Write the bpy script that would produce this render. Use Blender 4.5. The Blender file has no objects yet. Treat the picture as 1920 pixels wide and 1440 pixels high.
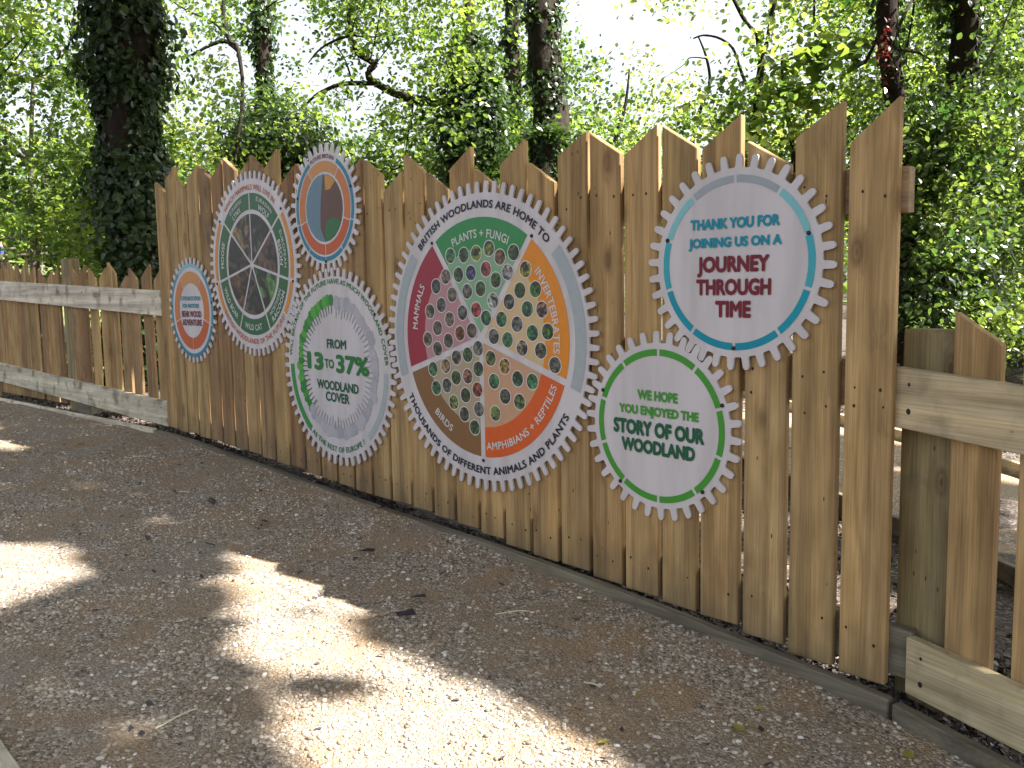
import bpy, bmesh, math, random
import numpy as np
from mathutils import Matrix, Vector

random.seed(7)
rng = np.random.default_rng(11)
scene = bpy.context.scene
COL = scene.collection

# ------------------------------------------------------------------ camera
Z0 = 1.5
F = 1703.53
CR = np.array([0.6941582, 0.71960652, -0.01763103])
CU = np.array([-0.06405766, 0.08615164, 0.99422056])
CW = np.array([-0.71696653, 0.68901695, -0.10589917])
CP = np.array([0.0, -3.0, Z0])
cam = bpy.data.cameras.new("camera")
cam.sensor_fit = 'HORIZONTAL'
cam.sensor_width = 36.0
cam.lens = F / 1920 * 36.0
cam.clip_end = 2000
cam.clip_start = 0.05
camo = bpy.data.objects.new("camera", cam)
COL.objects.link(camo)
camo.matrix_world = Matrix(((CR[0], CU[0], -CW[0], CP[0]), (CR[1], CU[1], -CW[1], CP[1]),
                            (CR[2], CU[2], -CW[2], CP[2]), (0, 0, 0, 1)))
scene.camera = camo

# ------------------------------------------------------------------ light
EL = math.radians(48)
SUNH = np.array([0.793, 0.609])
SUN = np.array([SUNH[0] * math.cos(EL), SUNH[1] * math.cos(EL), math.sin(EL)])
world = bpy.data.worlds.new("World")
scene.world = world
world.use_nodes = True
wn = world.node_tree.nodes
wl = world.node_tree.links
sky = wn.new('ShaderNodeTexSky')
sky.sky_type = 'NISHITA'
sky.sun_disc = False
sky.sun_elevation = EL
sky.sun_rotation = math.atan2(SUNH[0], SUNH[1])
sky.air_density = 1.0
sky.dust_density = 4.0
sky.ozone_density = 1.0
hs = wn.new('ShaderNodeHueSaturation')
hs.inputs['Saturation'].default_value = 0.38
wl.new(sky.outputs[0], hs.inputs['Color'])
wl.new(hs.outputs[0], wn['Background'].inputs[0])
wn['Background'].inputs[1].default_value = 0.085
sl = bpy.data.lights.new("sun", 'SUN')
sl.energy = 5.0
sl.angle = math.radians(0.75)
sl.color = (1.0, 0.945, 0.87)
so = bpy.data.objects.new("sun", sl)
so.rotation_euler = Vector((-SUN[0], -SUN[1], -SUN[2])).to_track_quat('-Z', 'Y').to_euler()
so.location = (4, 6, 14)
COL.objects.link(so)
vs = scene.view_settings
vs.view_transform = 'Standard'
vs.look = 'None'
vs.gamma = 1.0
vs.exposure = 2.1
cy = scene.cycles
cy.max_bounces = 8
cy.diffuse_bounces = 4
cy.glossy_bounces = 2
cy.transmission_bounces = 4
cy.caustics_reflective = False
cy.caustics_refractive = False

# ------------------------------------------------------------------ helpers
def at(u, v, d):
    """point seen at pixel (u, v) of the 1920 wide photograph, d metres along the view axis"""
    return CP + CW * d + CR * ((u - 960) / F * d) - CU * ((v - 720) / F * d)

GX = [-300, -60, -30, -13, -7.5, -6.67, -5.8, -4.6, -3.27, -2.57, -1.96, -1.23, 0, 3, 10, 300]
GZ = [2.2, 2.2, -0.1, -1.09, -1.09, -1.09, -1.14, -1.205, -1.265, -1.31, -1.37, -1.45, -1.53, -1.68, -1.8, -1.8]
def gz(x):
    return np.interp(x, GX, GZ) + Z0

def tag(o, label=None, cat=None, group=None, kind=None):
    if label: o['label'] = label
    if cat: o['category'] = cat
    if group: o['group'] = group
    if kind: o['kind'] = kind
    return o

def empty(name, loc=(0, 0, 0)):
    o = bpy.data.objects.new(name, None)
    o.empty_display_size = 0.1
    COL.objects.link(o)
    o.location = loc
    return o

def link(name, me, mats, parent=None, loc=None):
    o = bpy.data.objects.new(name, me)
    COL.objects.link(o)
    for m in (mats if isinstance(mats, (list, tuple)) else [mats]):
        me.materials.append(m)
    if parent is not None:
        o.parent = parent
        pl = Vector(parent.location)
        if parent.parent is not None:
            pl = pl + Vector(parent.parent.location)
        o.location = Vector(loc if loc is not None else (0, 0, 0)) - pl
    elif loc is not None:
        o.location = loc
    return o

def mesh_np(name, V, Fc, smooth=False, attrs=None, mat_idx=None):
    """V (n,3), Fc (m,k) faces all with k corners"""
    me = bpy.data.meshes.new(name)
    V = np.asarray(V, np.float32); Fc = np.asarray(Fc, np.int32)
    n, (m, k) = len(V), Fc.shape
    me.vertices.add(n); me.vertices.foreach_set('co', V.ravel())
    me.loops.add(m * k); me.loops.foreach_set('vertex_index', Fc.ravel())
    me.polygons.add(m)
    me.polygons.foreach_set('loop_start', np.arange(0, m * k, k, dtype=np.int32))
    me.polygons.foreach_set('use_smooth', np.full(m, smooth))
    if mat_idx is not None:
        me.polygons.foreach_set('material_index', np.asarray(mat_idx, np.int32))
    if attrs:
        for nm, arr in attrs.items():
            a = me.attributes.new(nm, 'FLOAT', 'POINT')
            a.data.foreach_set('value', np.asarray(arr, np.float32))
    me.update(calc_edges=True)
    return me

def mesh_py(name, verts, faces, smooth=False, idx=None):
    me = bpy.data.meshes.new(name)
    me.from_pydata([tuple(map(float, v)) for v in verts], [], faces)
    if smooth:
        me.polygons.foreach_set('use_smooth', [True] * len(faces))
    if idx: me.polygons.foreach_set('material_index', idx)
    me.update()
    return me

def bevelled(verts, faces, name, off=0.003, seg=1):
    bm = bmesh.new()
    vs_ = [bm.verts.new(tuple(map(float, v))) for v in verts]
    for f in faces: bm.faces.new([vs_[i] for i in f])
    bmesh.ops.recalc_face_normals(bm, faces=bm.faces)
    if off > 0:
        bmesh.ops.bevel(bm, geom=list(bm.edges), offset=off, segments=seg, affect='EDGES', profile=0.6)
    me = bpy.data.meshes.new(name)
    bm.to_mesh(me); bm.free()
    return me

def prism(poly, y0, y1, name, off=0.003, seg=1):
    """polygon in (x, z) counter-clockwise seen from -y, extruded from y0 to y1"""
    n = len(poly)
    V = [(x, y0, z) for x, z in poly] + [(x, y1, z) for x, z in poly]
    Fc = [list(range(n)), list(range(2 * n - 1, n - 1, -1))]
    for i in range(n):
        j = (i + 1) % n
        Fc.append([i, i + n, j + n, j])
    return bevelled(V, Fc, name, off, seg)

def add_nails(me, pts, y, r=0.0045, slot=1):
    bm = bmesh.new(); bm.from_mesh(me)
    for (x, z) in pts:
        rr = r * random.uniform(0.75, 1.25)
        vs_ = [bm.verts.new((x + rr * math.cos(a * math.pi / 4), y - 0.0012, z + rr * math.sin(a * math.pi / 4) * 1.2)) for a in range(8)]
        f = bm.faces.new(vs_); f.material_index = slot
        f.normal_update()
        if f.normal.y > 0: f.normal_flip()
    bm.to_mesh(me); bm.free()

# ------------------------------------------------------------------ materials
def mat(name):
    m = bpy.data.materials.new(name); m.use_nodes = True
    nt = m.node_tree
    return m, nt.nodes, nt.links, nt.nodes['Principled BSDF']

def N(nodes, t, **kw):
    n = nodes.new(t)
    for k, v in kw.items(): setattr(n, k, v)
    return n

def ramp(nodes, stops, interp='LINEAR'):
    r = nodes.new('ShaderNodeValToRGB'); r.color_ramp.interpolation = interp
    el = r.color_ramp.elements
    while len(el) < len(stops): el.new(0.5)
    for e, (p, c) in zip(el, stops):
        e.position = p; e.color = (*c, 1) if len(c) == 3 else c
    return r

def mix(nodes, links, a, b, fac, blend='MIX'):
    m = nodes.new('ShaderNodeMix'); m.data_type = 'RGBA'; m.blend_type = blend
    for sock, v in ((m.inputs[0], fac), (m.inputs[6], a), (m.inputs[7], b)):
        if hasattr(v, 'is_output'): links.new(v, sock)
        elif isinstance(v, (int, float)): sock.default_value = v
        else: sock.default_value = (*v, 1)
    return m.outputs[2]

def plain(name, col, rough=0.5, spec=0.4, noise=0.0):
    m, n, l, b = mat(name)
    b.inputs['Base Color'].default_value = (*col, 1)
    b.inputs['Roughness'].default_value = rough
    b.inputs['Specular IOR Level'].default_value = spec
    if noise:
        tc = N(n, 'ShaderNodeTexCoord'); nz = N(n, 'ShaderNodeTexNoise')
        nz.inputs['Scale'].default_value = 35; nz.inputs['Detail'].default_value = 4
        l.new(tc.outputs['Object'], nz.inputs['Vector'])
        r = ramp(n, [(0.3, (1 - noise,) * 3), (0.7, (1 + noise * 0.3,) * 3)])
        l.new(nz.outputs[0], r.inputs[0])
        l.new(mix(n, l, col, r.outputs[0], 1.0, 'MULTIPLY'), b.inputs['Base Color'])
    return m

def wood(name, axis, light, dark, tints, knots=1.0, stain=0.0, rough=0.75):
    """planed softwood: grain runs along axis ('z' or 'x') of the object; tints = ramp picked per object"""
    m, n, l, b = mat(name)
    tc = N(n, 'ShaderNodeTexCoord'); oi = N(n, 'ShaderNodeObjectInfo')
    add = N(n, 'ShaderNodeVectorMath', operation='MULTIPLY_ADD')
    cmb = N(n, 'ShaderNodeCombineXYZ')
    for i in range(3): l.new(oi.outputs['Random'], cmb.inputs[i])
    add.inputs[1].default_value = (1, 1, 1)
    sc = N(n, 'ShaderNodeVectorMath', operation='SCALE'); sc.inputs['Scale'].default_value = 53.0
    l.new(cmb.outputs[0], sc.inputs[0])
    l.new(tc.outputs['Object'], add.inputs[0]); l.new(sc.outputs[0], add.inputs[2])
    P = add.outputs[0]
    def stretched(across, along):
        v = N(n, 'ShaderNodeVectorMath', operation='MULTIPLY')
        v.inputs[1].default_value = (across, across, along) if axis == 'z' else (along, across, across)
        l.new(P, v.inputs[0]); return v.outputs[0]
    # knots
    vk = N(n, 'ShaderNodeTexVoronoi'); vk.inputs['Scale'].default_value = 1.0
    l.new(stretched(6.5, 3.0), vk.inputs['Vector'])
    kd = N(n, 'ShaderNodeMath', operation='ADD')
    sepc = N(n, 'ShaderNodeSeparateColor'); l.new(vk.outputs['Color'], sepc.inputs[0])
    kk = N(n, 'ShaderNodeMapRange'); kk.inputs[1].default_value = 0.34; kk.inputs[2].default_value = 0.38
    kk.inputs[3].default_value = 1.0; kk.inputs[4].default_value = 0.0
    l.new(sepc.outputs[0], kk.inputs[0])                       # 1 = no knot in this cell
    l.new(vk.outputs['Distance'], kd.inputs[0]); l.new(kk.outputs[0], kd.inputs[1])
    # warp grain round the knots
    wz = N(n, 'ShaderNodeTexNoise'); wz.inputs['Scale'].default_value = 1.0; wz.inputs['Detail'].default_value = 2
    l.new(stretched(5, 1.3), wz.inputs['Vector'])
    pull = N(n, 'ShaderNodeMapRange'); pull.inputs[1].default_value = 0.0; pull.inputs[2].default_value = 0.32
    pull.inputs[3].default_value = 0.55; pull.inputs[4].default_value = 0.0
    l.new(kd.outputs[0], pull.inputs[0])
    warp = N(n, 'ShaderNodeMath', operation='MULTIPLY_ADD'); warp.inputs[1].default_value = 0.9
    l.new(wz.outputs[0], warp.inputs[0]); l.new(pull.outputs[0], warp.inputs[2])
    # cathedral grain: rings of a wobbly field across the board
    g0 = N(n, 'ShaderNodeVectorMath', operation='ADD')
    l.new(stretched(14, 0.55), g0.inputs[0]); l.new(warp.outputs[0], g0.inputs[1])
    gn = N(n, 'ShaderNodeTexNoise'); gn.inputs['Scale'].default_value = 1.0; gn.inputs['Detail'].default_value = 3
    gn.inputs['Roughness'].default_value = 0.55
    l.new(g0.outputs[0], gn.inputs['Vector'])
    rings = N(n, 'ShaderNodeMath', operation='MULTIPLY'); rings.inputs[1].default_value = 7.0
    l.new(gn.outputs[0], rings.inputs[0])
    fr = N(n, 'ShaderNodeMath', operation='PINGPONG'); fr.inputs[1].default_value = 1.0
    l.new(rings.outputs[0], fr.inputs[0])
    fine = N(n, 'ShaderNodeTexNoise'); fine.inputs['Scale'].default_value = 1.0; fine.inputs['Detail'].default_value = 5
    l.new(stretched(170, 3.5), fine.inputs['Vector'])
    band = N(n, 'ShaderNodeTexNoise'); band.inputs['Scale'].default_value = 1.0; band.inputs['Detail'].default_value = 1
    l.new(stretched(16, 0.25), band.inputs['Vector'])
    mott = N(n, 'ShaderNodeTexNoise'); mott.inputs['Scale'].default_value = 1.0; mott.inputs['Detail'].default_value = 5
    l.new(stretched(9, 4), mott.inputs['Vector'])
    tint = ramp(n, tints)
    l.new(oi.outputs['Random'], tint.inputs[0])
    mid = tuple((a + d) / 2 for a, d in zip(light, dark))
    gr = ramp(n, [(0.0, dark), (0.35, mid), (1.0, light)])
    l.new(fr.outputs[0], gr.inputs[0])
    c = mix(n, l, gr.outputs[0], mid, 0.45)
    br = ramp(n, [(0.32, (0.72, 0.70, 0.68)), (0.5, (1, 1, 1)), (0.68, (1.16, 1.13, 1.05))])
    l.new(band.outputs[0], br.inputs[0]); c = mix(n, l, c, br.outputs[0], 1.0, 'MULTIPLY')
    fr2 = ramp(n, [(0.3, (0.77, 0.74, 0.71)), (0.65, (1.10, 1.10, 1.10))])
    l.new(fine.outputs[0], fr2.inputs[0]); c = mix(n, l, c, fr2.outputs[0], 1.0, 'MULTIPLY')
    mr = ramp(n, [(0.32, (0.82, 0.80, 0.78)), (0.6, (1.05, 1.05, 1.05))])
    l.new(mott.outputs[0], mr.inputs[0]); c = mix(n, l, c, mr.outputs[0], 1.0, 'MULTIPLY')
    c = mix(n, l, c, tint.outputs[0], 1.0, 'MULTIPLY')
    # knot: halo, ring, core
    kr = ramp(n, [(0.0, (0.9,) * 3), (0.05, (0.8,) * 3), (0.08, (0.4,) * 3), (0.12, (0.62,) * 3), (0.2, (0.2,) * 3), (0.34, (0, 0, 0))])
    l.new(kd.outputs[0], kr.inputs[0])
    km = N(n, 'ShaderNodeMath', operation='MULTIPLY'); km.inputs[1].default_value = knots
    l.new(kr.outputs[0], km.inputs[0])
    c = mix(n, l, c, (0.10, 0.055, 0.03), km.outputs[0])
    # pin specks
    vp = N(n, 'ShaderNodeTexVoronoi'); vp.inputs['Scale'].default_value = 1.0
    l.new(stretched(26, 9), vp.inputs['Vector'])
    spc = N(n, 'ShaderNodeSeparateColor'); l.new(vp.outputs['Color'], spc.inputs[0])
    pk = N(n, 'ShaderNodeMath', operation='GREATER_THAN'); pk.inputs[1].default_value = 0.78
    l.new(spc.outputs[1], pk.inputs[0])
    pd = ramp(n, [(0.05, (1, 1, 1)), (0.11, (0, 0, 0))]); l.new(vp.outputs['Distance'], pd.inputs[0])
    pm = N(n, 'ShaderNodeMath', operation='MULTIPLY'); l.new(pk.outputs[0], pm.inputs[0]); l.new(pd.outputs[0], pm.inputs[1])
    c = mix(n, l, c, (0.08, 0.05, 0.03), pm.outputs[0])
    if stain:
        st = N(n, 'ShaderNodeTexNoise'); st.inputs['Scale'].default_value = 1.0; st.inputs['Detail'].default_value = 4
        l.new(stretched(7, 9), st.inputs['Vector'])
        sr = ramp(n, [(0.56, (0, 0, 0)), (0.72, (stain,) * 3)]); l.new(st.outputs[0], sr.inputs[0])
        c = mix(n, l, c, (0.12, 0.11, 0.085), sr.outputs[0])
    if axis == 'z':
        sp = N(n, 'ShaderNodeSeparateXYZ'); l.new(tc.outputs['Object'], sp.inputs[0])
        fz = N(n, 'ShaderNodeMath', operation='MULTIPLY_ADD'); fz.inputs[1].default_value = 0.35
        l.new(mott.outputs[0], fz.inputs[0]); l.new(sp.outputs[2], fz.inputs[2])
        fm = ramp(n, [(0.17, (0.45,) * 3), (0.36, (0, 0, 0))]); l.new(fz.outputs[0], fm.inputs[0])
        c = mix(n, l, c, (0.15, 0.12, 0.075), fm.outputs[0])
    l.new(c, b.inputs['Base Color'])
    b.inputs['Roughness'].default_value = rough
    b.inputs['Specular IOR Level'].default_value = 0.25
    bp = N(n, 'ShaderNodeBump'); bp.inputs['Strength'].default_value = 0.35; bp.inputs['Distance'].default_value = 0.002
    l.new(fine.outputs[0], bp.inputs['Height']); l.new(bp.outputs[0], b.inputs['Normal'])
    return m

TAN = [(0.0, (1.0, 0.99, 0.92)), (0.25, (0.95, 0.88, 0.78)), (0.5, (0.90, 0.89, 0.80)), (0.75, (1.06, 1.02, 0.92)), (1.0, (0.88, 0.80, 0.70))]
M_board = wood('pale_planed_wood', 'z', (0.56, 0.40, 0.212), (0.34, 0.228, 0.112), TAN)
BRN = [(0.0, (0.70, 0.58, 0.48)), (0.4, (0.80, 0.70, 0.58)), (0.7, (0.86, 0.82, 0.74)), (1.0, (0.66, 0.53, 0.43))]
M_brown = wood('weathered_brown_wood', 'z', (0.52, 0.38, 0.225), (0.30, 0.205, 0.12), BRN, stain=0.5)
M_rail = wood('pale_rail_wood', 'x', (0.68, 0.57, 0.38), (0.48, 0.385, 0.235), [(0, (1, 1, 1)), (1, (0.92, 0.94, 0.9))], stain=0.35)
M_silver = wood('silvered_rail_wood', 'x', (0.82, 0.76, 0.64), (0.62, 0.56, 0.45), [(0, (1, 1, 1)), (1, (0.95, 0.97, 0.93))], stain=0.75)
M_post = wood('greenish_post_wood', 'z', (0.40, 0.335, 0.20), (0.25, 0.20, 0.115), [(0, (0.9, 0.9, 0.85)), (1, (0.8, 0.8, 0.72))], stain=0.4)
M_edge = wood('damp_edging_wood', 'x', (0.24, 0.22, 0.17), (0.13, 0.115, 0.09), [(0, (1, 1, 1)), (1, (0.8, 0.82, 0.8))], stain=0.5)
M_nail = plain('dark_nail', (0.02, 0.017, 0.015), 0.6)
M_oldgrey = wood('old_grey_wood', 'z', (0.30, 0.28, 0.24), (0.17, 0.16, 0.14), [(0, (1, 1, 1)), (1, (0.8, 0.8, 0.8))], stain=0.6)

def gravel_mat():
    m, n, l, b = mat('gravel')
    tc = N(n, 'ShaderNodeTexCoord'); P = tc.outputs['Object']
    big = N(n, 'ShaderNodeTexNoise'); big.inputs['Scale'].default_value = 2.2; big.inputs['Detail'].default_value = 6
    big.inputs['Roughness'].default_value = 0.6
    l.new(P, big.inputs['Vector'])
    base = ramp(n, [(0.36, (0.42, 0.37, 0.315)), (0.45, (0.43, 0.335, 0.24)), (0.6, (0.49, 0.35, 0.22))])
    l.new(big.outputs[0], base.inputs[0])
    v1 = N(n, 'ShaderNodeTexVoronoi'); v1.inputs['Scale'].default_value = 95
    v2 = N(n, 'ShaderNodeTexVoronoi'); v2.inputs['Scale'].default_value = 210
    for v in (v1, v2): l.new(P, v.inputs['Vector'])
    s1 = N(n, 'ShaderNodeSeparateColor'); l.new(v1.outputs['Color'], s1.inputs[0])
    s2 = N(n, 'ShaderNodeSeparateColor'); l.new(v2.outputs['Color'], s2.inputs[0])
    c1 = ramp(n, [(0.0, (0.15, 0.125, 0.10)), (0.35, (0.36, 0.30, 0.235)), (0.7, (0.53, 0.46, 0.375)), (1.0, (0.80, 0.75, 0.67))])
    l.new(s1.outputs[0], c1.inputs[0])
    c2 = ramp(n, [(0.0, (0.6,) * 3), (1.0, (1.25, 1.2, 1.15))]); l.new(s2.outputs[1], c2.inputs[0])
    cov = N(n, 'ShaderNodeTexNoise'); cov.inputs['Scale'].default_value = 5.0; cov.inputs['Detail'].default_value = 5
    l.new(P, cov.inputs['Vector'])
    cr = ramp(n, [(0.42, (0.10,) * 3), (0.58, (0.85,) * 3)]); l.new(cov.outputs[0], cr.inputs[0])
    edge = ramp(n, [(0.25, (1, 1, 1)), (0.55, (0.62,) * 3)]); l.new(v1.outputs['Distance'], edge.inputs[0])
    c = mix(n, l, base.outputs[0], c1.outputs[0], cr.outputs[0])
    c = mix(n, l, c, edge.outputs[0], 0.6, 'MULTIPLY')
    c = mix(n, l, c, c2.outputs[0], 0.8, 'MULTIPLY')
    l.new(c, b.inputs['Base Color'])
    b.inputs['Roughness'].default_value = 0.9; b.inputs['Specular IOR Level'].default_value = 0.2
    h = N(n, 'ShaderNodeMath', operation='MULTIPLY_ADD'); h.inputs[1].default_value = -0.5
    l.new(v2.outputs['Distance'], h.inputs[0])
    inv = N(n, 'ShaderNodeMath', operation='SUBTRACT'); inv.inputs[0].default_value = 1.0
    l.new(v1.outputs['Distance'], inv.inputs[1]); l.new(inv.outputs[0], h.inputs[2])
    bp = N(n, 'ShaderNodeBump'); bp.inputs['Strength'].default_value = 0.9; bp.inputs['Distance'].default_value = 0.008
    l.new(h.outputs[0], bp.inputs['Height']); l.new(bp.outputs[0], b.inputs['Normal'])
    return m
M_gravel = gravel_mat()

def floor_mat():
    m, n, l, b = mat('woodland_soil')
    tc = N(n, 'ShaderNodeTexCoord'); P = tc.outputs['Object']
    a = N(n, 'ShaderNodeTexNoise'); a.inputs['Scale'].default_value = 9; a.inputs['Detail'].default_value = 8; a.inputs['Roughness'].default_value = 0.7
    l.new(P, a.inputs['Vector'])
    v = N(n, 'ShaderNodeTexVoronoi'); v.inputs['Scale'].default_value = 75; l.new(P, v.inputs['Vector'])
    s = N(n, 'ShaderNodeSeparateColor'); l.new(v.outputs['Color'], s.inputs[0])
    c1 = ramp(n, [(0, (0.03, 0.022, 0.02)), (0.5, (0.075, 0.052, 0.04)), (0.85, (0.14, 0.105, 0.08)), (1, (0.26, 0.22, 0.19))]); l.new(s.outputs[0], c1.inputs[0])
    c2 = ramp(n, [(0.3, (0.5,) * 3), (0.7, (1.3,) * 3)]); l.new(a.outputs[0], c2.inputs[0])
    l.new(mix(n, l, c1.outputs[0], c2.outputs[0], 1.0, 'MULTIPLY'), b.inputs['Base Color'])
    b.inputs['Roughness'].default_value = 0.85
    bp = N(n, 'ShaderNodeBump'); bp.inputs['Strength'].default_value = 1.0; bp.inputs['Distance'].default_value = 0.03
    l.new(s.outputs[1], bp.inputs['Height']); l.new(bp.outputs[0], b.inputs['Normal'])
    return m
M_floor = floor_mat()

def attr_mat(name, stops, rough=0.8, spec=0.3, attr='tint'):
    m, n, l, b = mat(name)
    at_ = N(n, 'ShaderNodeAttribute', attribute_name=attr)
    r = ramp(n, stops); l.new(at_.outputs['Fac'], r.inputs[0])
    l.new(r.outputs[0], b.inputs['Base Color'])
    b.inputs['Roughness'].default_value = rough; b.inputs['Specular IOR Level'].default_value = spec
    return m
M_pebble = attr_mat('pebbles', [(0, (0.12, 0.105, 0.09)), (0.3, (0.31, 0.25, 0.185)), (0.6, (0.46, 0.385, 0.30)), (0.85, (0.60, 0.54, 0.47)), (1, (0.82, 0.79, 0.74))], 0.75)
M_mulch = attr_mat('bark_chips', [(0, (0.02, 0.015, 0.016)), (0.5, (0.06, 0.042, 0.036)), (0.85, (0.13, 0.10, 0.085)), (1, (0.34, 0.30, 0.27))], 0.55, 0.5)

def leaf_mat(name, dark, light, tdark, tlight, tfac=0.5, rough=0.5, spec=0.35):
    m, n, l, b = mat(name)
    a = N(n, 'ShaderNodeAttribute', attribute_name='tint')
    r1 = ramp(n, [(0, dark), (1, light)]); r2 = ramp(n, [(0, tdark), (1, tlight)])
    l.new(a.outputs['Fac'], r1.inputs[0]); l.new(a.outputs['Fac'], r2.inputs[0])
    l.new(r1.outputs[0], b.inputs['Base Color'])
    b.inputs['Roughness'].default_value = rough; b.inputs['Specular IOR Level'].default_value = spec
    t = N(n, 'ShaderNodeBsdfTranslucent'); l.new(r2.outputs[0], t.inputs['Color'])
    mx = N(n, 'ShaderNodeMixShader'); mx.inputs[0].default_value = tfac
    l.new(b.outputs[0], mx.inputs[1]); l.new(t.outputs[0], mx.inputs[2])
    l.new(mx.outputs[0], n['Material Output'].inputs['Surface'])
    return m
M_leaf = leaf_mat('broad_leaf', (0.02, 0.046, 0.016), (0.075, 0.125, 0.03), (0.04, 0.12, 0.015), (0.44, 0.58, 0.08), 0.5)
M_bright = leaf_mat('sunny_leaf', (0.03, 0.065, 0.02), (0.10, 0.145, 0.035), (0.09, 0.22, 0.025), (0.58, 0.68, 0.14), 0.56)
M_ivy = leaf_mat('ivy_leaf', (0.018, 0.04, 0.014), (0.05, 0.085, 0.025), (0.05, 0.12, 0.015), (0.15, 0.26, 0.04), 0.3, 0.36, 0.5)
M_dark = leaf_mat('dark_evergreen_leaf', (0.022, 0.05, 0.024), (0.06, 0.105, 0.035), (0.07, 0.17, 0.025), (0.42, 0.56, 0.08), 0.38, 0.3, 0.8)
M_red = leaf_mat('red_creeper_leaf', (0.045, 0.01, 0.01), (0.09, 0.018, 0.016), (0.12, 0.015, 0.015), (0.26, 0.04, 0.03), 0.35)
M_yellow = leaf_mat('yellow_fallen_leaf', (0.30, 0.26, 0.05), (0.48, 0.42, 0.10), (0.4, 0.35, 0.05), (0.5, 0.45, 0.1), 0.25)

def bark_mat(name, c0, c1):
    m, n, l, b = mat(name)
    tc = N(n, 'ShaderNodeTexCoord')
    mp = N(n, 'ShaderNodeVectorMath', operation='MULTIPLY'); mp.inputs[1].default_value = (14, 14, 3.5)
    l.new(tc.outputs['Object'], mp.inputs[0])
    a = N(n, 'ShaderNodeTexNoise'); a.inputs['Scale'].default_value = 1.0; a.inputs['Detail'].default_value = 8; a.inputs['Roughness'].default_value = 0.7
    l.new(mp.outputs[0], a.inputs['Vector'])
    r = ramp(n, [(0.3, c0), (0.7, c1)]); l.new(a.outputs[0], r.inputs[0]); l.new(r.outputs[0], b.inputs['Base Color'])
    b.inputs['Roughness'].default_value = 0.9; b.inputs['Specular IOR Level'].default_value = 0.15
    bp = N(n, 'ShaderNodeBump'); bp.inputs['Strength'].default_value = 1.0; bp.inputs['Distance'].default_value = 0.04
    l.new(a.outputs[0], bp.inputs['Height']); l.new(bp.outputs[0], b.inputs['Normal'])
    return m
M_bark = bark_mat('rough_bark', (0.014, 0.011, 0.009), (0.05, 0.038, 0.03))
M_paleb = bark_mat('pale_bark', (0.09, 0.075, 0.06), (0.24, 0.21, 0.17))

# ------------------------------------------------------------------ ground
def axis_pts(a, b, near0, near1, step, far_n):
    return np.unique(np.concatenate([np.linspace(near0, near1, int((near1 - near0) / step) + 1),
                                     near0 - np.geomspace(step, near0 - a, far_n), near1 + np.geomspace(step, b - near1, far_n)]))

def nsum(x, y, seed, scales, amps):
    r = np.random.default_rng(seed); out = 0
    for s, a in zip(scales, amps):
        for _ in range(4):
            th = r.uniform(0, 2 * np.pi); ph = r.uniform(0, 2 * np.pi); k = s * r.uniform(0.7, 1.4)
            out = out + a * np.sin(k * (x * np.cos(th) + y * np.sin(th)) + ph) * 0.5
    return out

def sheet(name, xs, ys, zf, m):
    X, Y = np.meshgrid(xs, ys, indexing='ij')
    V = np.stack([X, Y, zf(X, Y)], -1).reshape(-1, 3)
    nx, ny = len(xs), len(ys)
    i, j = np.meshgrid(np.arange(nx - 1), np.arange(ny - 1), indexing='ij')
    a = (i * ny + j).ravel()
    Fc = np.stack([a, a + ny, a + ny + 1, a + 1], -1)
    o = link(name, mesh_np(name, V, Fc, True), m)
    o['kind'] = 'structure'
    return o

def floor_z(X, Y):
    z = gz(X)
    behind = np.clip((Y + 0.085) / 0.05, 0, 1)
    z = z + np.where(behind > 0, -0.005 * behind, -0.05) * 1.0
    z = np.where(Y < -0.085, gz(X) - 0.05, gz(X) - 0.012)
    bump = nsum(X, Y, 3, (3, 9, 24), (0.012, 0.006, 0.004))
    z = z + np.where(Y > 0.5, bump * 2, bump * 0.4)
    return z
sheet('woodland_floor', axis_pts(-300, 300, -14, 4, 0.12, 26), axis_pts(-300, 300, -4, 8, 0.1, 26), floor_z, M_floor)

def path_front(x):                     # line of the edging along the fence
    return np.where(x < -7.1, -0.1 + 0.055 * (x + 7.1), np.where(x > -1.25, -0.105 - 0.2775 * (x + 1.25), -0.105))
def path_z(X, Y):
    return gz(X) + nsum(X, Y, 5, (2.5, 7, 20), (0.008, 0.006, 0.003))
_t = np.linspace(0, 1, 40)
_xs = np.concatenate([np.linspace(-40, -12, 30)[:-1], np.linspace(-12, 3.5, 190)])
def path_sheet():
    X, T = np.meshgrid(_xs, _t, indexing='ij')
    y1 = path_front(X); y0 = np.full_like(X, -2.39)
    Y = y1 + (y0 - y1) * T
    V = np.stack([X, Y, path_z(X, Y)], -1).reshape(-1, 3)
    nx, ny = X.shape
    i, j = np.meshgrid(np.arange(nx - 1), np.arange(ny - 1), indexing='ij')
    a = (i * ny + j).ravel()
    o = link('gravel_path', mesh_np('gravel_path', V, np.stack([a, a + 1, a + ny + 1, a + ny], -1), True), M_gravel)
    o['kind'] = 'structure'
path_sheet()

# second path behind the fence, seen through the gap at the right
def back_line(x, k):                   # k=0 near edge, 1 far edge
    return (1.62 - 0.42 * (x + 1.6)) if k == 0 else (3.7 - 0.45 * (x + 2.0))
bx = np.linspace(-9, 3.5, 60)
X, T = np.meshgrid(bx, np.linspace(0, 1, 12), indexing='ij')
Y = back_line(X, 0) * (1 - T) + back_line(X, 1) * T
V = np.stack([X, Y, gz(X) + 0.01 + nsum(X, Y, 8, (4, 11), (0.008, 0.005))], -1).reshape(-1, 3)
i, j = np.meshgrid(np.arange(59), np.arange(11), indexing='ij'); a = (i * 12 + j).ravel()
link('back_path', mesh_np('back_path', V, np.stack([a, a + 12, a + 13, a + 1], -1), True), M_gravel)['kind'] = 'structure'

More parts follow.
